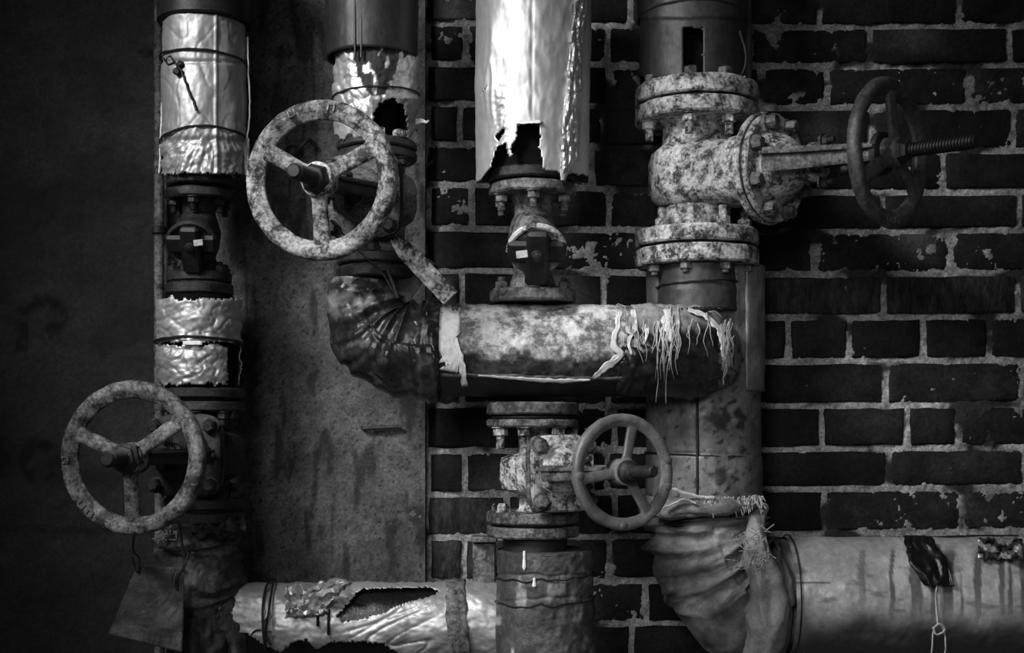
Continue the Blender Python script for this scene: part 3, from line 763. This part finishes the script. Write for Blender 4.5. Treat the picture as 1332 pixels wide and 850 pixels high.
for xx, jx in ((353, 2), (357, -3)):
    pts = [W(xx+jx*math.sin(th*2), 811, YP)+V((0, -R(57, YP)*math.cos(th), -R(57, YP)*math.sin(th))) for th in [k*.12-1.9 for k in range(33)]]; m.tube(pts, 1.5, 6); part('binding_wire', m, MT['black'], t); m = M()
wire(m, [W(352, 798, -64), W(343, 812, -66), W(346, 828, -66), W(352, 840, -64)], 1.3); part('wire_end', m, MT['black'], t); m = M(); wire(m, [W(325, 828, -55), W(335, 820, -60), W(352, 822, -64)], 1.3)
part('wire_end', m, MT['black'], t)
for xx, y0, y1 in ((413, 796, 815), (427, 792, 826)):
    m = M(); m.tube([W(xx+nz(k)*1, y0+(y1-y0)*k/8, YP-math.sqrt(max(1, 56**2-(812-(y0+(y1-y0)*k/8))**2))) for k in range(9)], [1.8+.6*nz(k, 2) for k in range(9)], 6); part('drip', m, MT['tar'], t)

# ---- P2 upper
t = thing('clad_pipe', 'dark clad upright pipe with torn foil end above upper left valve', 'pipe', W(490, 186, YA))
m = M(); v = vert(484, YA)
m.sweep([v(78), v(74), v(-90)], [R(59, YA), R(61, YA), R(61.5, YA), R(61.5, YA)], 4, 90, lambda s, th, p: (1.8*math.exp(-((th+.25)%6.283/.035)**2)+1.4*math.exp(-(((th+.45) % 6.283)/.035)**2))+fb(p.x*.02, p.z*.01)*1.2)
part('cladding', m, MT['darkzinc'], t, 2, 60)
m = M()
for px in (462, 470):
    m = M(); m.tube([W(px, -80, YA-R(58, YA)), W(px, 75, YA-R(58, YA))], 1.6, 8); part('standing_seam', m, MT['darkzinc'], t)
vlathe(t, 490, YA, [(186, 30), (60, 30)], 'mattblack', 'inner_pipe', 40)
hole = [(484, 190), (486, 150), (494, 134), (512, 127), (526, 138), (531, 160), (530, 190)]
dark = [(457, 60), (538, 60), (516, 92), (500, 124), (482, 125), (466, 100)]
m = M(); v = vert(489, YA)
m.sweep([v(192), v(70)], [R(53, YA), R(55, YA), R(54, YA)], 1.8, 190, lambda s, th, p: (lambda q: fb(q[0]*.05, q[1]*.04, 51)*3-1.6*crease(q[0]*.06, q[1]*.05, 2))(IM(p)),
        lambda p: (lambda q: (p.y < YA and (inpoly(q[0]+nz(q[1]*.2)*3, q[1]+nz(q[0]*.2)*3, hole))) or q[1] > 178+fb(q[0]*.06, 2)*14)(IM(p)),
        attr=lambda p, th, s: (lambda q: 1.0 if inpoly(q[0]+nz(q[1]*.15)*4, q[1], dark) and nz(q[0]*.12, q[1]*.05, 3) < .33 else (.75 if (q[0] > 484 and q[1] > 128) else 0.))(IM(p)))
part('torn_foil', m, MT['foilc'], t, 1.2, 180)
m = M(); ring_wire(m, 489, YA, lambda s: 127-3*s, 54, 1.3); part('binding_wire', m, MT['black'], t)
m = M(); m.grid(6, 5, lambda i, j: (W(540+j*3.6, 158+(i-2)*2.2*(1-j/6.5)+nz(i, j)*2.5+nz(j*.9)*3, YA-10-nz(i, j, 3)*7), 0)); part('foil_scrap', m, MT['tear'], t, .6)

# ---- bent metal strip
t = thing('metal_strip', 'bent flat metal strip leaning from upper left valve onto the horizontal pipe', 'strip', W(585, 392, -100))
m = M(); P = [W(517, 210, -95), W(518, 260, -95), W(514, 306, -98), W(520, 318, -103), W(550, 350, -108), W(586, 388, -112)]
P = crom(P, 6); 
b0 = None
for i, p in enumerate(P):
    T = (P[min(i+1, len(P)-1)]-P[max(0, i-1)]).normalized(); nn = T.cross(V((0, -1, 0))).normalized(); wd = 3.5+8*sstep(.35, .6, i/len(P)); y_ = V((0, -1, 0))
    for q in (nn*wd+y_*1.5, nn*wd-y_*3, -nn*wd-y_*3, -nn*wd+y_*1.5, nn*0+y_*3.5): m.add(p+q)
    if i:
        b = (i-1)*5
        for a, c_ in ((0, 1), (1, 2), (2, 3), (3, 4), (4, 0)): m.f.append((b+a, b+c_, b+5+c_, b+5+a))
m.f.append((0, 1, 2, 3, 4)); n_ = len(m.v)-5; m.f.append(tuple(n_+k for k in (4, 3, 2, 1, 0)))
part('strip', m, MT['iron'], t, sharp=30)
m = M(); m.box(W(537, 362, -78), 26, 2, 62, Matrix.Rotation(.6, 3, 'Y'), .5); part('backing_strip', m, MT['irondark'], t)
m = M(); wire(m, [W(430, 287, -140), W(470, 330, -125), W(495, 352, -115), W(515, 385, -110)], 1.3); wire(m, [W(495, 352, -115), W(503, 350, -114), W(512, 372, -112), W(517, 388, -112)], 2.0)
part('rod', m, MT['irondark'], t)

# ---- thick horizontal pipe
YT = -60
t = thing('thick_horizontal_pipe', 'thick bandaged horizontal pipe with elbow ends across the middle', 'pipe', W(690, 515, YT))
def dT(s, th, p):
    px, py = IM(p); return fb(px*.02, py*.03, 61)*2.2+fb(px*.08, py*.08, 62)*.8
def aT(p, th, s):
    px, py = IM(p); lim = 462+nz(px*.03, 2)*14+fb(px*.1, py*.1)*10-6*sstep(640, 600, px); return sstep(lim-9, lim+9, py)*.93  # lower half darkened: peeled stain and underside shade both painted into the colour
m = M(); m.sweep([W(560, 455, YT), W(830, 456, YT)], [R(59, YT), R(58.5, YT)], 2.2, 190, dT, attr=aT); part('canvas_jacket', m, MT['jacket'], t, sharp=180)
# lower lap of the jacket with bright torn edge
m = M()
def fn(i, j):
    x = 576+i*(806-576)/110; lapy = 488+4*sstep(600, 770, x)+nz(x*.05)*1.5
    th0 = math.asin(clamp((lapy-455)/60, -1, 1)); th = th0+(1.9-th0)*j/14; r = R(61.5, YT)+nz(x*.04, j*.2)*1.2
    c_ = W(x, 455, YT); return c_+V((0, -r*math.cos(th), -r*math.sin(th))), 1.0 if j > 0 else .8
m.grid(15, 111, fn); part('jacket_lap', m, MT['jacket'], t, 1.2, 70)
def strip(root, name, pts, wds, r, mt, amp=2, cy=455, solid=1.0, y=YT, seg=7, step=3, seed=0, drop=0):
    """ragged strip lying on the horizontal pipe; pts (px,py), half widths"""
    Q = crom([V((a, b, 0)) for a, b in pts], step); n = len(Q); m = M()
    def fn(i, j):
        f = i/(n-1); k = f*(len(wds)-1); i0 = min(int(k), len(wds)-2); wd = wds[i0]*(1-k+i0)+wds[i0+1]*(k-i0)
        T = (Q[min(i+1, n-1)]-Q[max(0, i-1)]).normalized(); nn = V((-T.y, T.x, 0)); u = j/(seg-1)*2-1
        q = Q[i]+nn*(u*wd+(nz(i*.35, u*3, seed)*wd*.9 if abs(u) > .9 else 0))
        dy = q.y-cy; rr = R(r, y)+abs(nz(i*.3, j*.9, seed))*amp*2
        if q.x > 900: rr = math.sqrt(max(rr*rr-(q.x-900)**2*1.05, dy*dy+9))
        off = math.sqrt(max(0, rr*rr-dy*dy)) if abs(dy) < rr else 0
        off = max(off, drop)
        return W(q.x, q.y, y-off), 0
    m.grid(seg, n, fn); return part(name, m, MT[mt], root, solid, 60)
strip(t, 'torn_foil', [(583, 397), (584, 420), (580, 448), (588, 470), (586, 484)], [14, 15, 13, 12, 10], 62, 'tear', 1.5, seed=3, seg=11)
strip(t, 'foil_tail', [(592, 440), (597, 460), (602, 480), (604, 503)], [3, 3.5, 4, 3.5], 65, 'tear', 1.5, drop=26)
strip(t, 'torn_edge', [(622, 489), (660, 492), (720, 496), (768, 495)], [.9, 1.6, 2.4, 2.6, 1], 63.5, 'tear', .6, seg=4)
strip(t, 'torn_edge', [(806, 402), (803, 425), (798, 446), (806, 462), (790, 476), (772, 492)], [4, 3, 4, 5, 5, 2], 62, 'tear', 1.5, seed=8)
strip(t, 'torn_edge', [(824, 402), (826, 425), (818, 445), (822, 462)], [3, 3, 2.5, 1.5], 63, 'tear', 1.5, seed=9)
strip(t, 'torn_edge', [(842, 402), (838, 415), (842, 432), (838, 448)], [5, 3, 3, 1], 63, 'tear', 1.5, seed=12)
strip(t, 'torn_edge', [(895, 402), (918, 411), (935, 428), (943, 450), (948, 478)], [2, 3, 4, 5, 3], 63, 'tear', 1.5, seed=13)
strip(t, 'torn_edge', [(866, 402), (868, 425), (872, 445)], [8, 5, 2], 64, 'tear', 1.5, seed=14)
# left elbow bandage
def dL(s, th, p):
    px, py = IM(p)
    r = 11.0*(1-2.4*abs(nz(s*.04+nz(px*.012, py*.012, 1)*.9, th*.25, 14)))-2.5
    return r*sstep(0, 20, s)+fb(px*.025, py*.025, 16)*3-2.0*crease(px*.035, py*.03, 6, .06)+ (2.5*math.exp(-((px-548)/3.5)**2) if py > 395 else 0)
m = M(); m.sweep([W(478, 366, YT), W(476, 392, YT), W(487, 428, YT), W(515, 450, YT), W(548, 455, YT), W(574, 455, YT)], [R(r_, YT) for r_ in (44, 48, 53, 58, 60.5, 61)], 2.0, 190, dL,
     attr=lambda p, th, s: (lambda q: sstep(.3, .5, fb(q[0]*.05, q[1]*.05, 77))*.12+.3*sstep(425, 385, q[1])*sstep(520, 470, q[0])*sstep(-.1, .2, fb(q[0]*.05, q[1]*.05, 5)))(IM(p)))
part('elbow_bandage', m, MT['wrap'], t, sharp=180)
m = M(); ring = [W(552+(3 if abs(a-1) < 1 else 0), 455, YT)+V((nz(a*2)*2, -R(62.5, YT)*math.cos(a), -R(62.5, YT)*math.sin(a))) for a in [k*.1-1.9 for k in range(38)]]; m.tube(ring, 1.7, 6); part('binding_wire', m, MT['black'], t)
# right elbow bandage turning back into the riser
def dR(s, th, p):
    px, py = IM(p); return 2.5*(1-2.2*abs(nz(s*.05+nz(px*.02, py*.02)*1.5, th*.4, 24)))-1+fb(px*.03, py*.03, 26)*3-1.5*crease(px*.05, py*.03, 2)
def aR(p, th, s):
    px, py = IM(p); top = sstep(432+nz(px*.08, 3)*16, 406, py)*.9
    return clamp(max(top, .8*sstep(.12, .3, nz(px*.11, py*.018, 9))*sstep(460, 405, py)+(.35 if px > 935 and nz(px*.2, py*.1) > -.1 else 0)))
m = M(); m.sweep([W(800, 456, YT), W(850, 457, YT), W(878, 458, YT+4), W(903, 458, YT+28), W(908, 458, YT+70), W(908, 458, YT+120)], [R(r_, YT) for r_ in (60, 60.5, 61, 59, 56, 54)], 2.2, 190, dR,
     mask=lambda p: (lambda q: p.y < YT-5 and q[0] < 812+nz(q[1]*.12)*9-(26*sstep(462, 492, q[1])))(IM(p)), attr=aR)
part('elbow_bandage', m, MT['wrap'], t, 1.2, sharp=180)
m = M()
for i in range(52):
    x = random.choice([random.gauss(868, 8), random.uniform(820, 945), random.gauss(944, 4)]); y0 = random.uniform(398, 430); L_ = random.uniform(15, 60) if abs(x-866) > 16 else random.uniform(40, 100)
    if x > 925: y0 = random.uniform(415, 450)
    pts = []; dx = random.uniform(-.12, .12)
    for k in range(9):
        y_ = y0+L_*k/8; xx = x+dx*L_*k/8+nz(k*.3, x, y0)*7; dy = y_-456
        rr = 61.5 if xx < 905 else math.sqrt(max(400, 61.5**2-max(0, xx-905)**2))
        off = math.sqrt(max(30, rr*rr-dy*dy)) if dy < 40 else 45
        pts.append(W(xx, y_, YT-off-1.5))
    m.tube(pts, [.9, .8, .7, .6, .5, .4, .4, .3, .2], 4)
o = part('hanging_fibres', m, MT['fibre'], t); o['kind'] = 'stuff'
m = M()
for i in range(26):
    x = random.uniform(790, 930); pts = [W(x+nz(k*.7, i)*16+k*3, 402+nz(k*.6, i+9)*7-abs(nz(i, 4))*3, YT-random.uniform(5, 30)) for k in range(7)]; m.tube(pts, .9, 4)
o = part('dry_twigs', m, MT['irondark'], t); o['kind'] = 'stuff'

# ---- P3: broad foil pipe in the centre top
Y3 = -60
t = thing('foil_wrapped_pipe', 'broad bright foil clad pipe hanging at top centre with torn lower end', 'pipe', W(693, 243, Y3))
vlathe(t, 693, Y3, [(244, 38), (205, 38), (205, 30), (-90, 30)], 'mattblack', 'inner_pipe', 40)
vlathe(t, 693, Y3, [(228, 55), (150, 58), (150, 30)], 'mattblack', 'insulation', 44, 3)
hole = [(667, 248), (670, 205), (664, 195), (671, 180), (673, 164), (690, 159), (702, 161), (703, 178), (701, 192), (706, 205), (705, 248)]
tearL = [(600, 250), (622, 236), (638, 217), (644, 196), (659, 192), (662, 205), (672, 200), (672, 250)]
slot = [(650, 205), (643, 180), (646, 160), (657, 146), (659, 150), (660, 196)]
def mask(p):
    px, py = IM(p)
    if p.y > Y3: return py > 238
    jx, jy = nz(py*.2, px*.1)*1.6, nz(px*.2, py*.1)*1.6
    if inpoly(px+jx, py+jy, hole) or inpoly(px+jx, py+jy, tearL): return True
    if inpoly(px+jx, py+jy, [(643, 176), (657, 166), (658, 172), (648, 184)]) or inpoly(px+jx, py+jy, [(645, 192), (658, 184), (658, 190), (650, 198)]): return True
    if inpoly(px+jx*.5, py+jy*.5, [(623, 128), (637, 103), (631, 116)]): return True
    if px > 742 and py > 224+(768-px)*-.1+8: return True
    lim = 219+(px-690)*.12 if px > 690 else 236
    return py > lim+nz(px*.2)*2.5
def disp(s, th, p):
    px, py = IM(p); d = fb(px*.02, py*.01, 71)*1.8+fb(px*.12, py*.04, 72)*.5
    if p.y < Y3:
        d += -2.0*math.exp(-((px-692)/2.0)**2)*.5
        d += 3.0*(1-2*abs(nz(px*.12, py*.02, 5)))*math.exp(-((px-640)/9)**2)*sstep(10, 60, py)*sstep(170, 120, py)
        d += 2.2*fb(px*.18, py*.18, 5)*math.exp(-((px-653)/9)**2)*sstep(100, 130, py)
        if 690 < px < 735: d += .6*math.sin(py*.16+nz(px*.05)*2)*.7
    return d
m = M(); v = vert(693, Y3); m.sweep([v(242), v(-90)], [R(74.5, Y3)]*2, 1.9, 250, disp, mask); part('foil_jacket', m, MT['foil'], t, 1.2, 180)
# crumpled folded seam running down the right
m = M()
def fn(i, j):
    f = i/140; py = -85+f*320; u = j/14
    xl = 751-22*sstep(-80, 225, py)+nz(py*.03)*2; xr = xl+(17+5*sstep(60, 160, py))*(1-sstep(205, 236, py)*.75); 
    px = xl+(xr-xl)*u; k = (D+Y3)/D; X = (px-693)*k; rr = R(75, Y3)
    off = math.sqrt(max(60, rr*rr-X*X))+4*math.sin(u*math.pi)**.5+5*abs(math.sin(u*7.5+nz(py*.02)*3))+3*nz(u*2, py*.035, 9)-3.0*crease(u*1.5, py*.05, 3, .1)+2.5*nz(u*5, py*.09, 4)
    return W(px, py, Y3-off), 0
m.grid(15, 141, fn); part('crumpled_seam', m, MT['foilc'], t, 1.2, 25)
m = M(); m.grid(12, 4, lambda i, j: (W(668+j*3.3, 158+i*1.3-j*.15+nz(j*.8)*1.5, Y3-73-i*1.5), 0)); part('torn_lip', m, MT['tear'], t, .8)
flange(t, 691, Y3, 224, 239, 57, 'irondark')
fitting('strainer', 'small strainer valve with black cross-shaped cap standing on the horizontal pipe', 693, Y3, 242, 394, 1.08, 'ironmid', 'black', (679, 331, 14, 9), fr=57)

# ---- bottom centre pipe
t = thing('riser_pipe', 'stained rough painted pipe standing at bottom centre below small valve', 'pipe', W(709, 920, -70))
m = M(); v = vert(709, -70)
def disp(s, th, p):
    px, py = IM(p); d = fb(px*.03, py*.03, 81)*1.5+2.2*fb(px*.09, py*.05, 82)*sstep(690, 720, px)
    d -= 2.0*math.exp(-((py-748-nz(px*.03)*5)/1.6)**2)+2.0*math.exp(-((py-780+(px-700)*.06-nz(px*.04, 2)*6)/1.6)**2)
    return d
m.sweep([v(930), v(716), v(715)], [R(63, -70), R(64, -70), R(64, -70), R(62, -70)], 1.9, 180, disp, attr=lambda p, th, s: (lambda q: .6*sstep(.2, .45, fb(q[0]*.05, q[1]*.02, 84))*(1 if q[0] < 690 else .5))(IM(p)))
m.lathe(v(716), UP, [(-2, 60), (0, 56), (0, 20)], 60); part('pipe', m, MT['pipeiron'], t, sharp=80)
vlathe(t, 696, -65, [(720, 42), (698, 42)], 'black', 'neck', 40)
for x_, y0, y1, wd in ((682, 717, 742, 2.2), (695, 752, 765, 2.4)):
    m = M(); m.tube([W(x_+nz(k)*.6, y0+(y1-y0)*k/6, -70-R(64.5, -70)*math.cos((x_-709)/64)) for k in range(7)], [wd*x for x in (.6, .8, .7, .9, 1.0, 1.2, .5)], 8); part('paint_drip', m, MT['tear'], t)
for z_ in (748, 780):
    m = M(); ring_wire(m, 709, -70, (lambda zz: (lambda s: zz+nz(s*4, zz)*4-s*3))(z_), R(64.8, -70), .9); part('binding_wire', m, MT['black'], t)
t = thing('pipe_bracket', 'short grey block bracket beside the bottom centre pipe', 'bracket', W(630, 768, 10))
m = M(); m.box(W(630, 735, 10), 30, 26, 60, None, 2); part('block', m, MT['ironmid'], t)
m = M(); m.box(W(630, 701, 6), 34, 40, 7, None, 1.5); part('top_plate', m, MT['ironmid'], t)
m = M(); m.box(W(630, 734, 60), 12, 100, 14, None, 1); part('wall_arm', m, MT['irondark'], t)

# ---- P4 upper cladding
Y4 = 30
t = thing('clad_pipe', 'grey clad upright pipe with cut slot above the large right valve', 'pipe', W(905, 115, Y4))
vlathe(t, 906, Y4, [(116, 45), (-90, 45)], 'mattblack', 'inner_pipe', 40)
slot = [(888, 120), (889, 36), (914, 36), (914, 100), (925, 108), (925, 120)]
m = M(); v = vert(900, Y4)
m.sweep([v(114), v(-90)], [R(68, Y4)]*2, 1.9, 170, lambda s, th, p: (lambda q: fb(q[0]*.02, q[1]*.02, 91)*1.5+(2.2*sstep(26+nz(q[0]*.02)*2, 23+nz(q[0]*.02)*2, q[1])))(IM(p)),
   lambda p: (lambda q: p.y < Y4 and (inpoly(q[0]+nz(q[1]*.3)*1, q[1], slot) or (q[0] < 888 and q[1] > 103+ (888-q[0])*-.05+nz(q[0]*.1)*2) or (q[0] > 914 and q[1] > 98+fb(q[0]*.06, 3)*8)))(IM(p)),
   attr=lambda p, th, s: sstep(.1, .5, fb(p.x*.05, p.z*.02, 4))*.6)
part('cladding', m, MT['clad'], t, 1.6, 180)
m = M(); ring_wire(m, 900, Y4, lambda s: 26-4*(1-s*s), R(69.5, Y4), 1.8); part('seam_band', m, MT['black'], t)
m = M(); a, b = W(970, -90, Y4+30), W(970, 116, Y4+30); m.box((a+b)/2, 13, 24, (a-b).length, None, 3); part('edge_channel', m, MT['clad'], t)
m = M(); wire(m, [W(962, 40, -20), W(970, 70, -24), W(966, 95, -22), W(952, 104, -28), W(932, 100, -30)], 1.6); wire(m, [W(930, 102, -30), W(945, 108, -32), W(958, 106, -34), W(970, 100, -36)], 2.4); part('loose_wire', m, MT['irondark'], t)
m = M(); m.grid(8, 3, lambda i, j: (W(950+j*2.8, 106-j*1.0+i*1.8*(1-j/9), -40-nz(j*.5, i)*2), 0)); part('metal_shard', m, MT['tear'], t, .8)

# ---- P4 lower cladding
Y5 = 55
t = thing('clad_riser', 'wide grey clad riser behind the right end of the horizontal pipe', 'pipe', W(914, 700, Y5))
v = vert(914, Y5); rr = R(73, Y5)
def dc(s, th, p):
    px, py = IM(p); return fb(px*.02, py*.02, 101)*1.6+(1.8 if (p.y < Y5 and px > 907) else 0)+1.4*sstep(591, 593, py)-2*math.exp(-((py-591-(px-914)*.03)/1.5)**2)+(2.0 if py < 510 and px > 955 else 0)
def ac(p, th, s):
    px, py = IM(p); a = .5*sstep(-.05, .4, fb(px*.04, py*.02, 5)) 
    for cx_, cy_, r_ in ((935, 548, 17), (940, 620, 13), (960, 540, 9)):
        a = max(a, clamp(1.5-math.hypot(px-cx_, py-cy_)/r_*(1+fb(px*.1, py*.1, 6)*1.6)))
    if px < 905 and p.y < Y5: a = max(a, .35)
    return a
m = M(); m.sweep([v(690), v(350)], [rr, rr], 2.0, 170, dc, attr=ac); part('cladding', m, MT['cladlight'], t, 1.6, 180)
m = M()
def fn(i, j):
    a_ = .60+.95*j/12; z_ = v(350+160*i/30); q_ = rr+5+nz(i*.2, j*.3)*1.2
    return V((z_.x+q_*math.sin(a_), Y5-q_*math.cos(a_), z_.z)), .3*sstep(-.1, .3, nz(i*.15, j*.3, 4))
m.grid(13, 31, fn); part('cover_strip', m, MT['cladlight'], t, 2.0, 60)
m = M(); y_ = Y5-rr; m.tube([W(907, 512, y_-1), W(907, 650, y_-1)], 1.8, 8); part('vertical_seam', m, MT['black'], t)
m = M(); ring_wire(m, 914, Y5, lambda s: 592+3*s, rr+2.0, 1.2); part('horizontal_seam', m, MT['black'], t)
m = M(); m.sweep([vert(907, 5)(406), vert(907, 5)(346)], [R(51, 5), R(50, 5)], 3, 90, lambda s, th, p: fb(p.x*.04, p.z*.04)*1.6+(1.5 if IM(p)[1] > 372 else 0)); part('collar', m, MT['clad'], t, 1.6, 60)
m = M(); ring_wire(m, 907, 5, lambda s: 371-3*s, 53, 1.2); part('collar_wire', m, MT['black'], t)
vlathe(t, 906, 20, [(406, 44), (347, 44)], 'irondark', 'inner_pipe', 36)

# ---- cloth-wrapped lower right elbow
Y6 = 30
t = thing('wrapped_elbow', 'elbow bundled in creased pale waxed cloth at lower right', 'pipe elbow', W(960, 860, Y6))
def dE(s, th, p):
    px, py = IM(p)
    g = s*.034+nz(px*.008, py*.008, 3)*.7
    r = 20*(1-2.6*abs(nz(g, th*.2, 34)))-7
    return r*sstep(0, 25, s)+fb(px*.018, py*.018, 36)*5-3.0*crease(s*.05+nz(px*.01, py*.01)*.5, th*.35, 50, .06)+.5*fb(px*.06, py*.06)
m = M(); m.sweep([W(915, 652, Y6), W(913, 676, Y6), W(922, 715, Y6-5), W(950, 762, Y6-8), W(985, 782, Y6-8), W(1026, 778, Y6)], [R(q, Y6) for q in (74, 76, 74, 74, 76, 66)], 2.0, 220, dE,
    attr=lambda p, th, s: clamp(sstep(.1, .5, fb(p.x*.02+s*.01, p.z*.03, 38))*.5+.75*crease(s*.034+nz(IM(p)[0]*.008, IM(p)[1]*.008, 3)*.7+.02, th*.2, 34, .10)*sstep(-.3, .3, nz(s*.02, th*2)))+0.0)  # random stains, plus fold shade painted into the colour along the creases
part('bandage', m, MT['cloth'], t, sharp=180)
m = M(); m.sweep([W(850, 668, -38), W(880, 664, -60), W(930, 662, -62), W(985, 652, -40)], [7, 11, 12, 8], 2.2, 60, lambda s, th, p: fb(p.x*.02, p.z*.04, p.y*.04)*6); part('rolled_hem', m, MT['cloth'], t, sharp=180)
m = M(); m.sweep([W(992, 660, -20), W(985, 690, -52), W(990, 730, -70), W(1000, 790, -72), W(985, 860, -66)], [6, 12, 18, 20, 18], 2.4, 70, lambda s, th, p: 6*(1-2*abs(nz(p.x*.05, p.z*.012)))+fb(p.x*.02, p.z*.02)*5); part('hanging_fold', m, MT['cloth'], t, sharp=180)
m = M()
for i in range(170):
    x = random.uniform(880, 992); y0 = 652-(x-880)*.04+random.uniform(-3, 4); L_ = random.uniform(5, 22); dx = random.uniform(-.6, .6)
    pts = [W(x+dx*L_*k/4+nz(k, i)*2, y0+L_*k/4*random.uniform(.8, 1), -62+ (abs(x-925)*.3)-random.uniform(8, 12)) for k in range(5)]; m.tube(pts, [.9, .8, .7, .6, .4], 4)
for i in range(60):
    x = random.uniform(955, 1000); y0 = random.uniform(690, 740); a = random.uniform(0, 6.28); L_ = random.uniform(8, 22)
    m.tube([W(x+math.cos(a)*L_*k/4, y0+math.sin(a)*L_*k/4+nz(k, i)*3, -92-random.uniform(0, 5)) for k in range(5)], .6, 4)
o = part('frayed_threads', m, MT['fibre'], t); o['kind'] = 'stuff'
m = M(); wire(m, [W(868, 630, -70), W(885, 640, -72), W(910, 646, -74), W(930, 648, -76)], 2.0, 4, 2.5); wire(m, [W(862, 662, -76), W(890, 650, -78), W(905, 655, -78)], 1.5, 4, 2); part('twig', m, MT['fibre'], t)

# ---- right horizontal pipe
Y7 = 25
t = thing('silver_pipe', 'wide silver pipe running horizontally to the lower right edge', 'pipe', W(1200, 855, Y7))
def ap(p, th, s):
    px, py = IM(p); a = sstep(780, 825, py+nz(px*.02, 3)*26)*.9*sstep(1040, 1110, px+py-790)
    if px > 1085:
        st = nz(px*.11+nz(py*.03, px*.01)*.5, py*.006, 7); a = max(a, sstep(-.02, .18, st)*.85*sstep(706, 722, py)*(1-sstep(760, 830, py)*.5)*sstep(1085, 1140, px))
    a = max(a, sstep(.25, .5, fb(px*.02, py*.06, 9))*.6)
    if abs(py-759-nz(px*.04)) < 1.2 and 1024 < px < 1080: a = .9
    return a
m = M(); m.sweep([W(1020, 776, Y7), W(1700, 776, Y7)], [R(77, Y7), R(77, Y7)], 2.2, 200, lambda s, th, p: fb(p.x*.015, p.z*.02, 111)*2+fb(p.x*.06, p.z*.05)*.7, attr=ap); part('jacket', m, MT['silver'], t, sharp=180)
m = M()
pts = [W(1025, 776, Y7)+V((0, -R(80, Y7)*math.cos(a), -R(80, Y7)*math.sin(a))) for a in [k*.1-2 for k in range(40)]]; m.tube(pts, 1.0, 6); part('end_band', m, MT['irondark'], t)
t = thing('rag', 'black tarry rag draped over the silver pipe at lower right', 'rag', W(1215, 765, -60))
def on7(px, py, o=3):
    dy = (py-776)*(D+Y7)/D; rr = R(77, Y7)+o; return W(px, py, Y7-math.sqrt(max(9, rr*rr-dy*dy)))
m = M()
def fn(i, j):
    v_, u = i/40, j/24
    xl = [1176, 1190, 1202, 1212][min(3, int(v_*3.99))]; cx = 1192+v_*30; wd = (16+8*math.sin(v_*2.8))*(1+.15*nz(v_*6, u)); px = cx+(u*2-1)*wd+nz(v_*9, u)*2
    return on7(px, 698+v_*64+nz(u*5, 2)*3*v_, 3.5+5*(1-2*abs(nz(u*3+v_, v_*1.5, 2)))+2), 0
m.grid(25, 41, fn); part('rag', m, MT['tar'], t, 1.5, 80)
m = M(); wire(m, [on7(1219, 760, 8), W(1217, 780, -62), W(1220, 812, -62)], 1.1, 4, .5); wire(m, [W(1220, 812, -62), W(1214, 822, -62), W(1212, 850, -62)], 1.0, 4, .8); wire(m, [W(1220, 812, -62), W(1228, 822, -60), W(1230, 846, -60), W(1224, 860, -60)], 1.0, 4, .8)
wire(m, [W(1213, 818, -63), W(1222, 812, -65), W(1229, 820, -63), W(1218, 826, -64), W(1214, 816, -63)], 1.2, 2, .5)
o = part('string', m, MT['fibre'], t, label='pale knotted string')
t = thing('foil_scrap', 'crumpled foil scrap stuck on top of silver pipe near the right edge', 'scrap', W(1302, 726, -45))
m = M()
m.grid(18, 12, lambda i, j: (on7(1272+j*3.4+nz(i, 3)*3, 701+i*2.4+nz(j*.6, 2)*5, 4+abs(fb(i*.35, j*.35, 7))*16), 1.0 if nz(i*.25, j*.2, 4) > -.02 else 0)); part('scrap', m, MT['foilc'], t, .8, 60)

# ---- bits on the concrete slab
t = thing('wall_pin', 'short rusty rod set flat in the concrete slab', 'rod', W(497, 557, 104))
m = M(); m.tube([W(472, 558, 104), W(490, 557, 103), W(522, 556, 104)], [2.5, 3.4, 3], 8); m.tube([W(472, 558, 104), W(471, 556, 116)], 2.5, 8); part('rod', m, MT['irondark'], t)
t = thing('wall_hook', 'dark round fixing hook on the slab behind the upper left wheel', 'hook', W(387, 196, 100))
m = M(); m.lathe(W(383, 200, 112), (0, -1, 0), [(0, 12), (4, 12), (8, 8), (16, 7), (18, 4)], 20, .8); part('boss', m, MT['irondark'], t)
m = M(); wire(m, [W(383, 200, 98), W(392, 190, 92), W(402, 182, 96), W(410, 190, 104)], 3); part('hook', m, MT['irondark'], t)
for o in bpy.data.objects:
    if '_o' in o.keys(): del o['_o']
